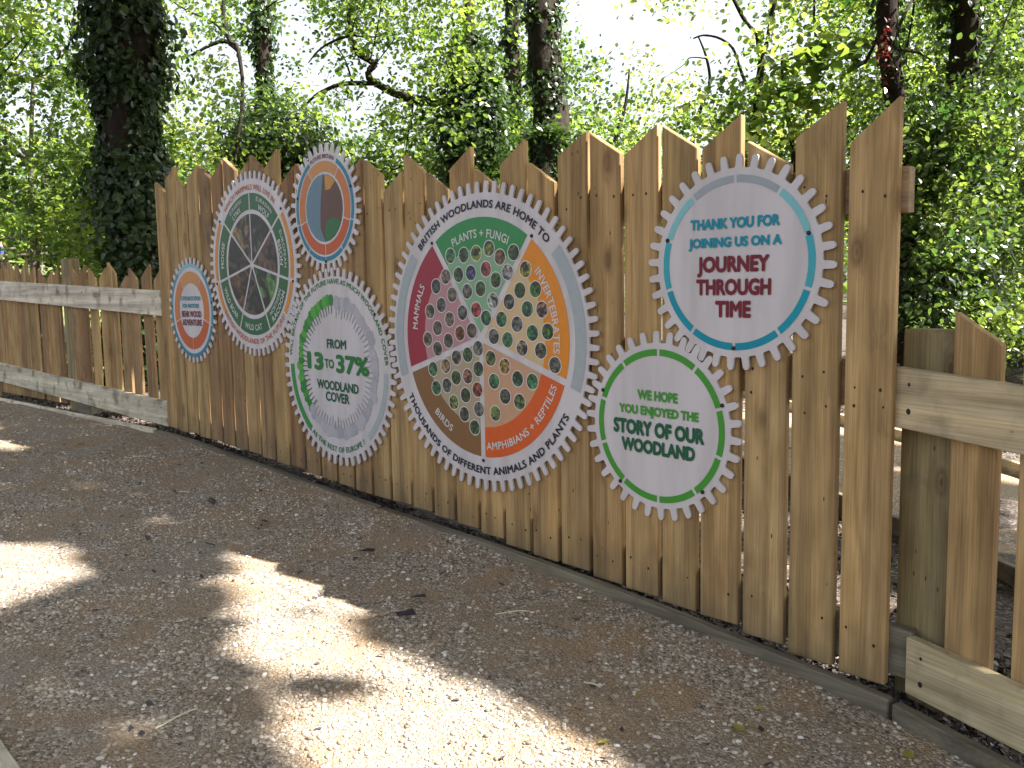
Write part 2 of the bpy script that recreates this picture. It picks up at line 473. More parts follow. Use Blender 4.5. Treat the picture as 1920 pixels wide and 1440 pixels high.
# sunlit lawn far to the left
def lawn():
    X, Y = np.meshgrid(np.linspace(-62, -17, 60), np.linspace(3.0, 34, 30), indexing='ij')
    V = np.stack([X, Y, gz(X) + 0.03 + nsum(X, Y, 9, (0.6, 2), (0.05, 0.03))], -1).reshape(-1, 3)
    i, j = np.meshgrid(np.arange(59), np.arange(29), indexing='ij'); a = (i * 30 + j).ravel()
    m, n, l, b = mat('lawn_grass')
    nz = N(n, 'ShaderNodeTexNoise'); nz.inputs['Scale'].default_value = 3; nz.inputs['Detail'].default_value = 8
    tc = N(n, 'ShaderNodeTexCoord'); l.new(tc.outputs['Object'], nz.inputs['Vector'])
    r = ramp(n, [(0.3, (0.07, 0.10, 0.025)), (0.7, (0.16, 0.19, 0.05))]); l.new(nz.outputs[0], r.inputs[0])
    l.new(r.outputs[0], b.inputs['Base Color']); b.inputs['Roughness'].default_value = 0.9
    link('lawn', mesh_np('lawn', V, np.stack([a, a + 30, a + 31, a + 1], -1), True), m)['kind'] = 'structure'
lawn()

# ------------------------------------------------------------------ display fence
XL = [-7.095, -6.905, -6.715, -6.527, -6.335, -6.145, -5.955, -5.772, -5.582, -5.392, -5.207, -5.019, -4.84, -4.655, -4.471, -4.291, -4.112,
      -3.924, -3.738, -3.553, -3.369, -3.183, -2.995, -2.812, -2.618, -2.43, -2.236, -2.048, -1.853, -1.658, -1.460]
TOP = [(.860, .771), (.860, .941), (.850, .755), (.820, .912), (.903, .806), (.800, .905), (.917, .822), (.765, .860), (.896, .789), (.788, .895),
       (.665, .770), (.780, .675), (.70, .60), (.60, .70), (.635, .735), (.722, .625), (.528, .622), (.710, .608), (.596, .497), (.591, .687),
       (.580, .475), (.574, .671), (.567, .464), (.571, .660), (.650, .547), (.534, .638), (.628, .523), (.513, .621), (.520, .417), (.505, .607), (.463, .595)]
BX = [-7.1, -6.5, -5.4, -4.9, -4.3, -3.7, -3.2, -2.6, -2.0, -1.66, -1.29]
BZ = [-1.055, -1.078, -1.125, -1.155, -1.185, -1.208, -1.258, -1.298, -1.33, -1.375, -1.404]
TH = 0.032
s_f = -0.048
def rail_z(x, deslop): return deslop + s_f * x + Z0
fence = empty('display_fence', (-4.2, 0, float(gz(-4.2))))
tag(fence, 'tall pale timber fence of zigzag topped boards carrying the round cog signs', 'fence')
brown = {4: 1, 6: 1, 8: 1, 10: 1, 11: 1, 5: 1, 14: 1}
for i, x in enumerate(XL):
    w = (XL[i + 1] - x - 0.024) if i < 30 else 0.167
    zb = np.interp(x, BX, BZ) + random.uniform(-0.006, 0.006) + Z0
    zl, zr = TOP[i][0] + Z0, TOP[i][1] + Z0
    poly = [(0, 0), (w, random.uniform(-0.004, 0.002) + 0.06 * -w * 0), (w, zr - zb), (0, zl - zb)]
    me = prism(poly, 0, TH, 'board', 0.0035)
    nl = []
    for ds in (.235, -.405, -1.30, -.52):
        zc = rail_z(x + w / 2, ds) - zb
        for fx in (0.24, 0.76):
            if random.random() < 0.85:
                nl.append((w * (fx + random.uniform(-.1, .1)), zc + random.uniform(-.03, .03)))
    add_nails(me, nl, 0)
    o = link('board', me, [M_brown if i in brown else M_board, M_nail], fence, (x, random.uniform(-0.0015, 0.0015), zb))
    o.rotation_euler.y = random.uniform(-0.0012, 0.0012)

def rail(name, x0, x1, ztop0, ztop1, h, y0, t, m, parent, yend=None):
    """a rail whose own x axis runs along it; ends (x0,y0) (x1,yend)"""
    ye = y0 if yend is None else yend
    L = math.hypot(x1 - x0, ye - y0)
    dz = ztop1 - ztop0
    V = [(0, 0, -h), (L, 0, dz - h), (L, 0, dz), (0, 0, 0), (0, t, -h), (L, t, dz - h), (L, t, dz), (0, t, 0)]
    Fc = [[0, 1, 2, 3], [5, 4, 7, 6], [0, 4, 5, 1], [3, 2, 6, 7], [0, 3, 7, 4], [1, 5, 6, 2]]
    me = bevelled(V, Fc, name, 0.003)
    o = link(name, me, [m, M_nail], parent, (x0, y0, ztop0))
    o.rotation_euler.z = math.atan2(ye - y0, x1 - x0)
    return o
M_railb = wood('fence_back_rail_wood', 'x', (0.42, 0.31, 0.19), (0.27, 0.19, 0.11), [(0, (1, 1, 1)), (1, (0.9, 0.85, 0.8))])
rail('rail', -7.09, -1.268, rail_z(-7.09, .306), rail_z(-1.268, .310), 0.150, TH + 0.002, 0.045, M_railb, fence)
rail('rail', -7.09, -1.300, rail_z(-7.09, -.335), rail_z(-1.300, -.343), 0.160, TH + 0.002, 0.045, M_railb, fence)
rail('rail', -7.09, -1.215, rail_z(-7.09, -1.22), rail_z(-1.215, -1.252), 0.17, TH - 0.0 + 0.002, 0.045, M_edge, fence)
for px in (-6.6, -4.2, -2.70):
    zt = float(rail_z(px, .28)); zb = float(gz(px)) - 0.3
    me = prism([(0, 0), (0.12, 0), (0.12, zt - zb), (0, zt - zb)], 0, 0.10, 'post', 0.008)
    link('post', me, M_post, fence, (px, TH + 0.049, zb))

# ------------------------------------------------------------------ low fence on the left
dl = np.array([-0.99775, -0.0547]); dl /= np.linalg.norm(dl)
DLZ = 0.0387
def lpt(s, off=0.0):                    # along the left fence, s metres from its right end
    n = np.array([-dl[1], dl[0]]) * -1   # away from the path
    n = n if n[1] > 0 else -n
    p = np.array([-7.105, 0.0]) + dl * s + n * off
    return p
lf = empty('picket_fence', (-9.0, -0.05, float(gz(-9))))
tag(lf, 'low picket fence with two pale silvery rails, left of the tall board fence', 'fence')
def lrail(ztop, h, nails):
    L = 9.0; dz = -DLZ * L
    V = [(0, 0, -h), (L, 0, dz - h), (L, 0, dz), (0, 0, 0), (0, .038, -h), (L, .038, dz - h), (L, .038, dz), (0, .038, 0)]
    Fc = [[0, 1, 2, 3], [5, 4, 7, 6], [0, 4, 5, 1], [3, 2, 6, 7], [0, 3, 7, 4], [1, 5, 6, 2]]
    me = bevelled(V, Fc, 'rail', 0.003)
    add_nails_list = [(L - s, dz + DLZ * s - h * q) for s in nails for q in (0.28, 0.72)]
    add_nails(me, add_nails_list, 0, 0.007)
    p = lpt(L)
    o = link('rail', me, [M_silver, M_nail], lf, (p[0], p[1], ztop + Z0 + DLZ * L))
    o.rotation_euler.z = math.atan2(-dl[1], -dl[0])
lrail(0.022, 0.20, (0.08, 1.5, 2.6, 3.4, 4.8))
lrail(-0.862, 0.20, (0.1, 1.9, 3.6))
PK = [(3.64, .36, -1), (3.45, .359, -1), (3.25, .31, -1), (3.07, .354, 1), (2.88, .286, 1), (2.63, .251, -1), (2.44, .225, 1), (2.27, .257, 1),
      (1.84, .268, -1), (1.66, .270, 1), (1.45, .239, -1), (1.22, .236, 1), (1.04, .277, -1), (.83, .155, 1), (.64, .221, -1), (.40, .238, 1), (.19, .20, 1)]
k = 3.84
while k < 8.8:
    PK.append((k, random.uniform(.26, .4) + (k - 3.6) * DLZ, random.choice((-1, 1)))); k += 0.195
for (s, zp, sl_) in PK:
    w = 0.142 if s > 0.3 else 0.13
    p = lpt(s, 0.041)
    zb = float(gz(p[0])) + 0.05
    zt = zp + Z0
    lo = 0.10
    zl, zr = (zt - lo, zt) if sl_ > 0 else (zt, zt - lo)
    me = prism([(0, 0), (w, 0), (w, zr - zb), (0, zl - zb)], 0, 0.024, 'picket', 0.003)
    o = link('picket', me, [M_brown if random.random() < 0.42 else M_board], lf, (p[0], p[1], zb))
    o.rotation_euler.z = math.atan2(-dl[1], -dl[0])
for s in (2.06, 4.5, 6.9):
    p = lpt(s, 0.045 + (0.022 if s > 3 else 0.0)); zb = float(gz(p[0])) - 0.3
    me = prism([(0, 0), (0.15, 0), (0.15, 1.76 + DLZ * s - zb), (0, 1.76 + DLZ * s - zb)], 0, 0.12, 'post', 0.012)
    o = link('post', me, M_post, lf, (p[0], p[1], zb)); o.rotation_euler.z = math.atan2(-dl[1], -dl[0])
p = lpt(1.86, -0.005); zb = float(gz(p[0])) - 0.3
o = link('post', prism([(0, 0), (0.34, 0), (0.34, 0.43), (0, 0.45)], 0, 0.12, 'post', 0.012), M_edge, lf, (p[0], p[1] + 0.03, zb))

# ------------------------------------------------------------------ low fence on the right
dr = np.array([0.96159, -0.26686]); dr /= np.linalg.norm(dr); nr = np.array([-dr[1], dr[0]])
DRZ = -0.0643
def rpt(s, off=0.0): return np.array([-1.3014, 0.035]) + dr * s + nr * off
rf = empty('picket_fence', (-0.7, -0.1, float(gz(-0.7))))
tag(rf, 'low picket fence with wide gaps at the right end, behind the last tall board', 'fence')
def rrail(s0, ztop, h):
    L = 3.2
    dz = DRZ * L
    V = [(0, 0, -h), (L, 0, dz - h), (L, 0, dz), (0, 0, 0), (0, .042, -h), (L, .042, dz - h), (L, .042, dz), (0, .042, 0)]
    Fc = [[0, 1, 2, 3], [5, 4, 7, 6], [0, 4, 5, 1], [3, 2, 6, 7], [0, 3, 7, 4], [1, 5, 6, 2]]
    me = bevelled(V, Fc, 'rail', 0.003)
    add_nails(me, [(0.06, -0.055), (0.06, -0.145), (1.4, -0.14), (1.4, -0.23)], 0, 0.0075)
    p = rpt(s0)
    o = link('rail', me, [M_rail, M_nail], rf, (p[0], p[1], ztop + Z0)); o.rotation_euler.z = math.atan2(dr[1], dr[0])
rrail(0.0, -0.289, 0.202)
rrail(0.076, -1.205, 0.196)
for (s, zl, zr, m) in ((0.187, -.102, -.2, M_board), (0.418, -.24, -.14, M_board), (0.64, -.14, -.24, M_brown), (0.86, -.25, -.15, M_board), (1.08, -.15, -.25, M_board), (1.3, -.26, -.16, M_brown)):
    p = rpt(s, 0.044); w = 0.158; zb = float(gz(p[0])) + 0.13
    me = prism([(0, 0), (w, 0), (w, zr + Z0 - zb), (0, zl + Z0 - zb)], 0, 0.03, 'picket', 0.003)
    o = link('picket', me, [m], rf, (p[0], p[1], zb)); o.rotation_euler.z = math.atan2(dr[1], dr[0])
for s, zt in ((-0.032, -.164), (1.6, -.30)):
    p = rpt(s, 0.076); zb = float(gz(p[0])) - 0.4
    me = prism([(0, 0), (0.215, 0), (0.215, zt + Z0 - zb), (0, zt + Z0 - zb)], 0, 0.10, 'post', 0.018, 3)
    o = link('post', me, M_post, rf, (p[0], p[1], zb)); o.rotation_euler.z = math.atan2(dr[1], dr[0])

# ------------------------------------------------------------------ edging boards
def edging(pts, top, depth, t, label, m=M_edge):
    """timber along pts [(x,y)...], top height above ground"""
    nseg = len(pts)
    P = np.array(pts, float); tn = np.gradient(P, axis=0); tn /= np.linalg.norm(tn, axis=1)[:, None]
    nn = np.stack([-tn[:, 1], tn[:, 0]], -1)
    V, Fc = [], []
    for q in range(nseg):
        z = float(gz(P[q, 0]))
        tp = top if not hasattr(top, '__len__') else top[q]
        for (o_, zz) in ((0, -depth), (0, tp), (t, tp), (t, -depth)):
            V.append((P[q, 0] + nn[q, 0] * o_, P[q, 1] + nn[q, 1] * o_, z + zz))
    for q in range(nseg - 1):
        for e in range(4):
            a, b_ = q * 4 + e, q * 4 + (e + 1) % 4
            Fc.append([a, b_, b_ + 4, a + 4])
    Fc += [[3, 2, 1, 0], [len(V) - 4, len(V) - 3, len(V) - 2, len(V) - 1]]
    c = P.mean(0); loc = (c[0], c[1], float(gz(c[0])))
    V = [tuple(np.array(v) - np.array(loc)) for v in V]
    o = link('edging_board', bevelled(V, Fc, 'edging_board', 0.004), m, None, loc)
    ang = math.atan2(P[-1, 1] - P[0, 1], P[-1, 0] - P[0, 0])
    return tag(o, label, 'edging', 'timber edging boards beside the paths')
edging([(x, -0.105) for x in np.linspace(-4.1, -1.232, 8)], [.018, .022, .028, .034, .04, .048, .054, .060], 0.12, 0.042, 'dark edging board under the tall fence, its end butting at the right corner')
edging([(x, -0.105) for x in np.linspace(-7.1, -4.13, 6)], [.012, .014, .016, .018, .018, .018], 0.12, 0.042, 'dark edging board half sunk in gravel below the mammals cog sign')
edging([(x, -0.105 + 0.055 * (x + 7.1)) for x in np.linspace(-13, -7.15, 6)], .02, 0.12, 0.04, 'pale edging board at the path side below the left picket fence', M_silver)
edging([(-1.215 + dr[0] * s, -0.118 + dr[1] * s) for s in np.linspace(0, 3.2, 5)], .06, 0.12, 0.042, 'grey edging board under the right picket fence, turning toward the viewer')
edging([(x, -2.395) for x in np.linspace(-7, 0.5, 9)], .05, 0.12, 0.042, 'grey edging board in the bottom left corner, on the near side of the path', M_silver)
edging([(x, back_line(x, 0) - 0.03) for x in np.linspace(-9, 2.5, 8)], .10, 0.12, 0.042, 'edging board behind the fence at the near side of the back path', M_edge)
edging([(x, back_line(x, 1) + 0.03) for x in np.linspace(-9, 2.5, 8)], .10, 0.12, 0.042, 'sunlit edging board behind the fence at the far side of the back path', M_rail)

# ------------------------------------------------------------------ cog signs
M_plate = plain('white_sign_plastic', (0.62, 0.585, 0.605), 0.42, 0.4)
def grime(m, c):
    n, l = m.node_tree.nodes, m.node_tree.links; b = n['Principled BSDF']
    tc = N(n, 'ShaderNodeTexCoord'); v = N(n, 'ShaderNodeVectorMath', operation='MULTIPLY'); v.inputs[1].default_value = (9, 9, 1.6)
    l.new(tc.outputs['Object'], v.inputs[0])
    z = N(n, 'ShaderNodeTexNoise'); z.inputs['Scale'].default_value = 1.0; z.inputs['Detail'].default_value = 7; l.new(v.outputs[0], z.inputs['Vector'])
    r = ramp(n, [(0.35, (0.86, 0.85, 0.83)), (0.6, (1.02, 1.02, 1.02))]); l.new(z.outputs[0], r.inputs[0])
    l.new(mix(n, l, c, r.outputs[0], 1.0, 'MULTIPLY'), b.inputs['Base Color'])
    r2 = ramp(n, [(0.3, (0.5,) * 3), (0.7, (0.3,) * 3)]); l.new(z.outputs[0], r2.inputs[0]); l.new(r2.outputs[0], b.inputs['Roughness'])
grime(M_plate, (0.62, 0.585, 0.605))
M_rim = plain('disc_rim', (0.72, 0.70, 0.70), 0.5)
CACHE = {}
def colmat(c):
    if c not in CACHE:
        m = plain('printed_colour', tuple(q * 0.86 for q in c), 0.45, 0.35, 0.06); CACHE[c] = m
    return CACHE[c]
def srgb(r, g, b):
    f = lambda v: (v / 255 / 12.92) if v < 10 else ((v / 255 + 0.055) / 1.055) ** 2.4
    return (f(r), f(g), f(b))
def photo_mat(name, s1=26, s2=60, base=(0.03, 0.035, 0.025), lo=.40, hi=.62):
    """small nature photograph print: mottled noise in colours set per object"""
    m, n, l, b = mat(name)
    tc = N(n, 'ShaderNodeTexCoord'); oi = N(n, 'ShaderNodeObjectInfo')
    ad = N(n, 'ShaderNodeVectorMath', operation='ADD'); sc = N(n, 'ShaderNodeVectorMath', operation='SCALE'); sc.inputs['Scale'].default_value = 31
    cm = N(n, 'ShaderNodeCombineXYZ')
    for q in range(3): l.new(oi.outputs['Random'], cm.inputs[q])
    l.new(cm.outputs[0], sc.inputs[0]); l.new(tc.outputs['Object'], ad.inputs[0]); l.new(sc.outputs[0], ad.inputs[1])
    a = N(n, 'ShaderNodeTexNoise'); a.inputs['Scale'].default_value = s1; a.inputs['Detail'].default_value = 3; a.inputs['Distortion'].default_value = 1.2
    c = N(n, 'ShaderNodeTexNoise'); c.inputs['Scale'].default_value = s2; c.inputs['Detail'].default_value = 4
    l.new(ad.outputs[0], a.inputs['Vector']); l.new(ad.outputs[0], c.inputs['Vector'])
    r = ramp(n, [(lo, (0, 0, 0)), (hi, (1, 1, 1))]); l.new(a.outputs[0], r.inputs[0])
    r2 = ramp(n, [(0.32, (0.25,) * 3), (0.72, (1.45,) * 3)]); l.new(c.outputs[0], r2.inputs[0])
    col = mix(n, l, base, oi.outputs['Color'], r.outputs[0])
    l.new(mix(n, l, col, r2.outputs[0], 1.0, 'MULTIPLY'), b.inputs['Base Color'])
    b.inputs['Roughness'].default_value = 0.45
    return m
M_photo = photo_mat('printed_photo')
M_animal = photo_mat('printed_animal_photo', 9, 30, (0.008, 0.010, 0.007), .46, .58)

FONT_CACHE = {}
def text_verts(s, offset=0.0, spacing=1.0):
    cu = bpy.data.curves.new('txt', 'FONT'); cu.body = s; cu.size = 1.0
    cu.space_character = spacing; cu.resolution_u = 3; cu.fill_mode = 'FRONT'
    ob = bpy.data.objects.new('txt', cu); COL.objects.link(ob)
    me = bpy.data.meshes.new_from_object(ob)
    co = np.empty(len(me.vertices) * 3, np.float32); me.vertices.foreach_get('co', co); co = co.reshape(-1, 3)
    fs = [list(p.vertices) for p in me.polygons]
    bpy.data.objects.remove(ob); bpy.data.curves.remove(cu); bpy.data.meshes.remove(me)
    co = co[:, :2].astype(float); n = len(co)
    st = [(0.0, 0.0)] + ([(offset * math.cos(q * math.pi / 4), offset * math.sin(q * math.pi / 4)) for q in range(8)] if offset > 0 else [])
    V = np.concatenate([co + np.array(o_) for o_ in st])               # heavy strokes: the letter struck several times
    F_ = [[i_ + n * q for i_ in f] for q in range(len(st)) for f in fs]
    L_ = np.repeat(np.arange(len(st)), n) * 0.00004
    return V, F_, L_

class Cog:
    def __init__(self, name, label, cx, cz, R, nt, root, phase, y):
        self.c = np.array([cx, cz + Z0]); self.R = R; self.y = y
        self.e = empty(name, (cx, y, cz + Z0)); tag(self.e, label, 'sign', 'round cog signs on the tall fence')
        self.plate(nt, root, phase)
        self.layer = 0
    def plate(self, nt, root, phase):
        R = self.R; r0 = root * R; pts = []
        pitch = 2 * math.pi / nt
        h0, h1 = pitch * 0.24, pitch * 0.195   # half widths at root / tip
        tip = 0.45 * pitch * R * 0.5
        for q in range(nt):
            a0 = phase + q * pitch
            for (da, rr) in ((-0.5 * pitch + 0.001, r0), (-h0 * 1.22, r0 + 0.001), (-h0, r0 + 0.10 * (R - r0)), (-h1 * 1.04, R - tip), (-h1 * 0.85, R - tip * 0.42), (-h1 * 0.45, R - tip * 0.07),
                             (h1 * 0.45, R - tip * 0.07), (h1 * 0.85, R - tip * 0.42), (h1 * 1.04, R - tip), (h0, r0 + 0.10 * (R - r0)), (h0 * 1.22, r0 + 0.001)):
                a = a0 + da
                pts.append((rr * math.sin(a), rr * math.cos(a)))
        n = len(pts); t = 0.010
        V = [(0, -t, 0)] + [(x, -t, z) for x, z in pts] + [(0, 0, 0)] + [(x, 0, z) for x, z in pts]
        Fc = []
        for q in range(n):
            w = (q + 1) % n
            Fc.append([0, 1 + w, 1 + q]); Fc.append([n + 1, n + 2 + q, n + 2 + w]); Fc.append([1 + q, 1 + w, n + 2 + w, n + 2 + q])
        bm = bmesh.new(); vs_ = [bm.verts.new(v) for v in V]
        for f in Fc: bm.faces.new([vs_[k_] for k_ in f])
        bmesh.ops.recalc_face_normals(bm, faces=bm.faces)
        me = bpy.data.meshes.new('cog_plate'); bm.to_mesh(me); bm.free()
        self.plate_o = link('cog_plate', me, M_plate, self.e, (self.c[0], self.y, self.c[1]))
    def put(self, name, V2, Fc, m, lift, idx=None, parent=None, col=None):
        lv = np.broadcast_to(lift, (len(V2),)); V = [(x, -0.010 - lv[q], z) for q, (x, z) in enumerate(V2)]
        me = mesh_py(name, V, Fc, idx=idx)
        bm = bmesh.new(); bm.from_mesh(me)
        for f in bm.faces:
            if f.normal.y > 0: f.normal_flip()
        bm.to_mesh(me); bm.free()
        o = link(name, me, m, self.e, (self.c[0], self.y, self.c[1]))
        if col: o.color = (*col, 1)
        return o
    def ann(self, name, r0, r1, a0, a1, m, lift=0.0015, gap=0.0, col=None, n=None):
        """annular piece; angles in degrees clockwise from the top; gap = metres trimmed each side"""
        R = self.R; n = n or max(6, int(abs(a1 - a0) / 2.5))
        A0, A1 = math.radians(a0), math.radians(a1)
        V, Fc = [], []
        for q in range(n + 1):
            for rr in (r0 * R, r1 * R):
                g = gap / max(rr, 0.02)
                a = A0 + g + (A1 - A0 - 2 * g) * q / n
                V.append((rr * math.sin(a), rr * math.cos(a)))
        for q in range(n):
            Fc.append([2 * q, 2 * q + 1, 2 * q + 3, 2 * q + 2])
        return self.put(name, V, Fc, m, lift, col=col)
    def wedge(self, name, r0, r1, a0, a1, m, gap, lift=0.0015, col=None):
        """sector with parallel margins of width gap, from r0 (0 = the hub) to r1"""
        R = self.R; A0, A1 = math.radians(a0), math.radians(a1)
        n = 18
        def edge(A, sgn, r):
            d = math.asin(min(0.98, gap / (r * R))); return A + sgn * d
        V = []
        outer = [(edge(A0, 1, r1) + (edge(A1, -1, r1) - edge(A0, 1, r1)) * q / n) for q in range(n + 1)]
        V += [(r1 * R * math.sin(a), r1 * R * math.cos(a)) for a in outer]
        if r0 <= 0:
            am = (A0 + A1) / 2; rr = gap / math.sin((A1 - A0) / 2)
            V.append((rr * math.sin(am), rr * math.cos(am)))
        else:
            inner = [(edge(A1, -1, r0) + (edge(A0, 1, r0) - edge(A1, -1, r0)) * q / n) for q in range(n + 1)]
            V += [(r0 * R * math.sin(a), r0 * R * math.cos(a)) for a in inner]
        if r0 <= 0:
            Fc = [[len(V) - 1, q, q + 1] for q in range(n)]
        else:
            Fc = [[q, q + 1, len(V) - 2 - q, len(V) - 1 - q] for q in range(n)]
        return self.put(name, V, Fc, m, lift, col=col)
    def disc(self, name, X, Z, r, m, lift, col=None, rim=0.0):
        n = 22
        V = [(X + r * math.sin(2 * math.pi * q / n), Z + r * math.cos(2 * math.pi * q / n)) for q in range(n)]
        Fc = [list(range(n))]; idx = None; mm = m
        if rim:
            V += [(X + (r + rim) * math.sin(2 * math.pi * q / n), Z + (r + rim) * math.cos(2 * math.pi * q / n)) for q in range(n)]
            Fc += [[q, (q + 1) % n, n + (q + 1) % n, n + q] for q in range(n)]
            idx = [0] + [1] * n; mm = [m, M_rim]
        return self.put(name, V, Fc, mm, lift, idx=idx, col=col)
    def text(self, s, x0, x1, z0, z1, col, bold=0.02, tilt=0.0, lift=0.003):
        """straight line of lettering filling the box given in units of R"""
        co, fs, lf_ = text_verts(s, bold)
        R = self.R
        mn, mx = co.min(0), co.max(0)
        cap_lo, cap_hi = 0.0 - bold, mx[1]
        x = (co[:, 0] - mn[0]) / (mx[0] - mn[0]) * (x1 - x0) + x0
        z = (co[:, 1] - cap_lo) / (cap_hi - cap_lo) * (z1 - z0) + z0
        z = z + tilt * x
        return self.put('lettering', list(zip(x * R, z * R)), fs, colmat(col), lift + lf_)
    def arc(self, s, rb, rt, a0, a1, col, bold=0.02, flip=False, lift=0.003):
        """lettering on an arc from angle a0 to a1 (deg); rb baseline radius, rt cap radius; flip = read along the bottom"""
        co, fs, lf_ = text_verts(s, bold, 1.06)
        mn, mx = co.min(0), co.max(0)
        t = (co[:, 0] - mn[0]) / (mx[0] - mn[0])
        h = (co[:, 1] + bold) / (mx[1] + bold)
        a = np.radians(a0 + (a1 - a0) * t)
        r = (rb + (rt - rb) * h) * self.R
        return self.put('lettering', list(zip(r * np.sin(a), r * np.cos(a))), fs, colmat(col), lift + lf_)
    def screws(self, pts):
        for (r, a) in pts:
            a = math.radians(a)
            n = 8; rr = 0.0085
            X, Z = r * self.R * math.sin(a), r * self.R * math.cos(a)
            V = [(X, -0.0165, Z)] + [(X + rr * math.sin(2 * math.pi * q / n), -0.0145, Z + rr * math.cos(2 * math.pi * q / n)) for q in range(n)] + \
                [(X + rr * math.sin(2 * math.pi * q / n), -0.0095, Z + rr * math.cos(2 * math.pi * q / n)) for q in range(n)]
            Fc = [[0, 1 + q, 1 + (q + 1) % n] for q in range(n)] + [[1 + q, 9 + q, 9 + (q + 1) % n, 1 + (q + 1) % n] for q in range(n)]
            bm = bmesh.new(); vs_ = [bm.verts.new(v) for v in V]
            for f in Fc: bm.faces.new([vs_[k_] for k_ in f])
            bmesh.ops.recalc_face_normals(bm, faces=bm.faces)
            me = bpy.data.meshes.new('screw'); bm.to_mesh(me); bm.free()
            link('screw', me, M_nail, self.e, (self.c[0], self.y, self.c[1]))

GC = dict(g1=(-6.5235, -.130, .3924, 36, .868), g2=(-5.5808, .1796, .6119, 60, .915), g3=(-4.6768, .483, .3764, 36, .862), g4=(-4.6132, -.4576, .5934, 56, .91),
          g5=(-3.3148, -.2473, .7588, 74, .926), g6=(-2.2459, -.5783, .3914, 34, .874), g7=(-1.8904, .0737, .4022, 36, .875))
PH = {}
def mesh_phase(new, old):
    """turn the new cog so that a gap meets the tooth of the old cog on their line of centres"""
    a, b_ = GC[new], GC[old]
    th = math.atan2(a[0] - b_[0], a[1] - b_[1])             # direction old -> new
    po = 2 * math.pi / b_[3]; pn = 2 * math.pi / a[3]
    frac = ((th - PH[old]) / po) % 1.0
    PH[new] = (th + math.pi) - (0.5 - frac) * pn * -1 - pn * 0 + 0.0
    PH[new] = (th + math.pi) + (frac + 0.5) * pn
PH['g7'] = 0.04
for nw, ol in (('g6', 'g7'), ('g5', 'g6'), ('g4', 'g5'), ('g2', 'g4'), ('g3', 'g4'), ('g1', 'g2')): mesh_phase(nw, ol)
def cog(k, label, y):
    c = GC[k]; return Cog('cog_sign', label, c[0], c[1], c[2], c[3], c[4], PH[k], y)

MAROON = srgb(125, 28, 48); TEAL = srgb(0, 150, 175); NAVY = srgb(38, 42, 58)
DGREEN = srgb(28, 98, 68); LGREEN = srgb(72, 160, 55); ORNG = srgb(226, 150, 60)
WHITE = (0.75, 0.74, 0.73)
# --- thank you
g = cog('g7', 'white cog sign with teal ring reading THANK YOU FOR JOINING US, at upper right', -0.006)
segc = {0: srgb(170, 178, 186), 9: srgb(170, 178, 186), 1: srgb(135, 205, 212), 8: srgb(140, 208, 215), 2: srgb(70, 180, 195), 7: srgb(60, 176, 192),
        3: srgb(10, 160, 182), 6: srgb(10, 158, 182), 4: srgb(0, 152, 178), 5: srgb(0, 152, 178)}
for q in range(10): g.ann('ring_segment', .742, .810, q * 36, q * 36 + 36, colmat(segc[q]), gap=0.0065)
g.text('THANK YOU FOR', -.49, .465, .325, .428, TEAL, .052)
g.text('JOINING US ON A', -.51, .487, .155, .25, TEAL, .052)
g.text('JOURNEY', -.41, .366, -.079, .075, MAROON, .05)
g.text('THROUGH', -.42, .385, -.294, -.139, MAROON, .05)
g.text('TIME', -.205, .18, -.503, -.345, MAROON, .05)
g.screws([(.78, 72), (.80, -72), (.79, 180)])
# --- we hope
g = cog('g6', 'white cog sign with green ring reading WE HOPE YOU ENJOYED THE STORY', -0.0035)
for q in range(10): g.ann('ring_segment', .742, .812, q * 36, q * 36 + 36, colmat(LGREEN), gap=0.0065)
T = -0.02
g.text('WE HOPE', -.27, .25, .262, .372, LGREEN, .05, T)
g.text('YOU ENJOYED THE', -.52, .508, .10, .20, LGREEN, .05, T)
g.text('STORY OF OUR', -.6, .575, -.125, .04, DGREEN, .058, T)
g.text('WOODLAND', -.49, .465, -.312, -.16, DGREEN, .058, T)
g.screws([(.82, -66), (.83, 70), (.83, -142), (.83, 138)])
# --- the big one
g = cog('g5', 'largest cog sign, five coloured sectors of small photos, BRITISH WOODLANDS ARE HOME TO', -0.009)
secs = [(-36, 36, srgb(62, 150, 88), srgb(150, 195, 155)), (36, 108, srgb(238, 150, 48), srgb(236, 205, 155)), (108, 180, srgb(228, 102, 45), srgb(222, 175, 140)),
        (180, 252, srgb(142, 105, 68), srgb(196, 178, 148)), (252, 324, srgb(165, 55, 72), srgb(205, 155, 160))]
for a0, a1, c0, c1 in secs:
    g.wedge('sector_band', .578, .775, a0, a1, colmat(c0), .016)
    g.wedge('sector', 0, .578, a0, a1, colmat(tuple(q * .88 for q in c1)), .016)
g.ann('grey_arc', .82, .905, 51, 109, colmat(srgb(176, 186, 190))); g.ann('grey_arc', .82, .905, -109, -51, colmat(srgb(176, 186, 190)))
g.arc('BRITISH WOODLANDS ARE HOME TO', .832, .882, -45.5, 46, NAVY, .03)
g.arc('THOUSANDS OF DIFFERENT ANIMALS AND PLANTS', .888, .838, 241.5, 120, NAVY, .03)
g.arc('PLANTS + FUNGI', .645, .70, -23, 24, WHITE, .018)
g.arc('INVERTEBRATES', .648, .70, 50, 96, WHITE, .018)
g.arc('MAMMALS', .655, .71, -86, -59, WHITE, .018)
g.arc('BIRDS', .715, .665, 223, 206, WHITE, .018)
g.arc('AMPHIBIANS + REPTILES', .725, .675, 177, 112, WHITE, .018)
g.screws([(.79, -37), (.79, 37), (.80, 180)])
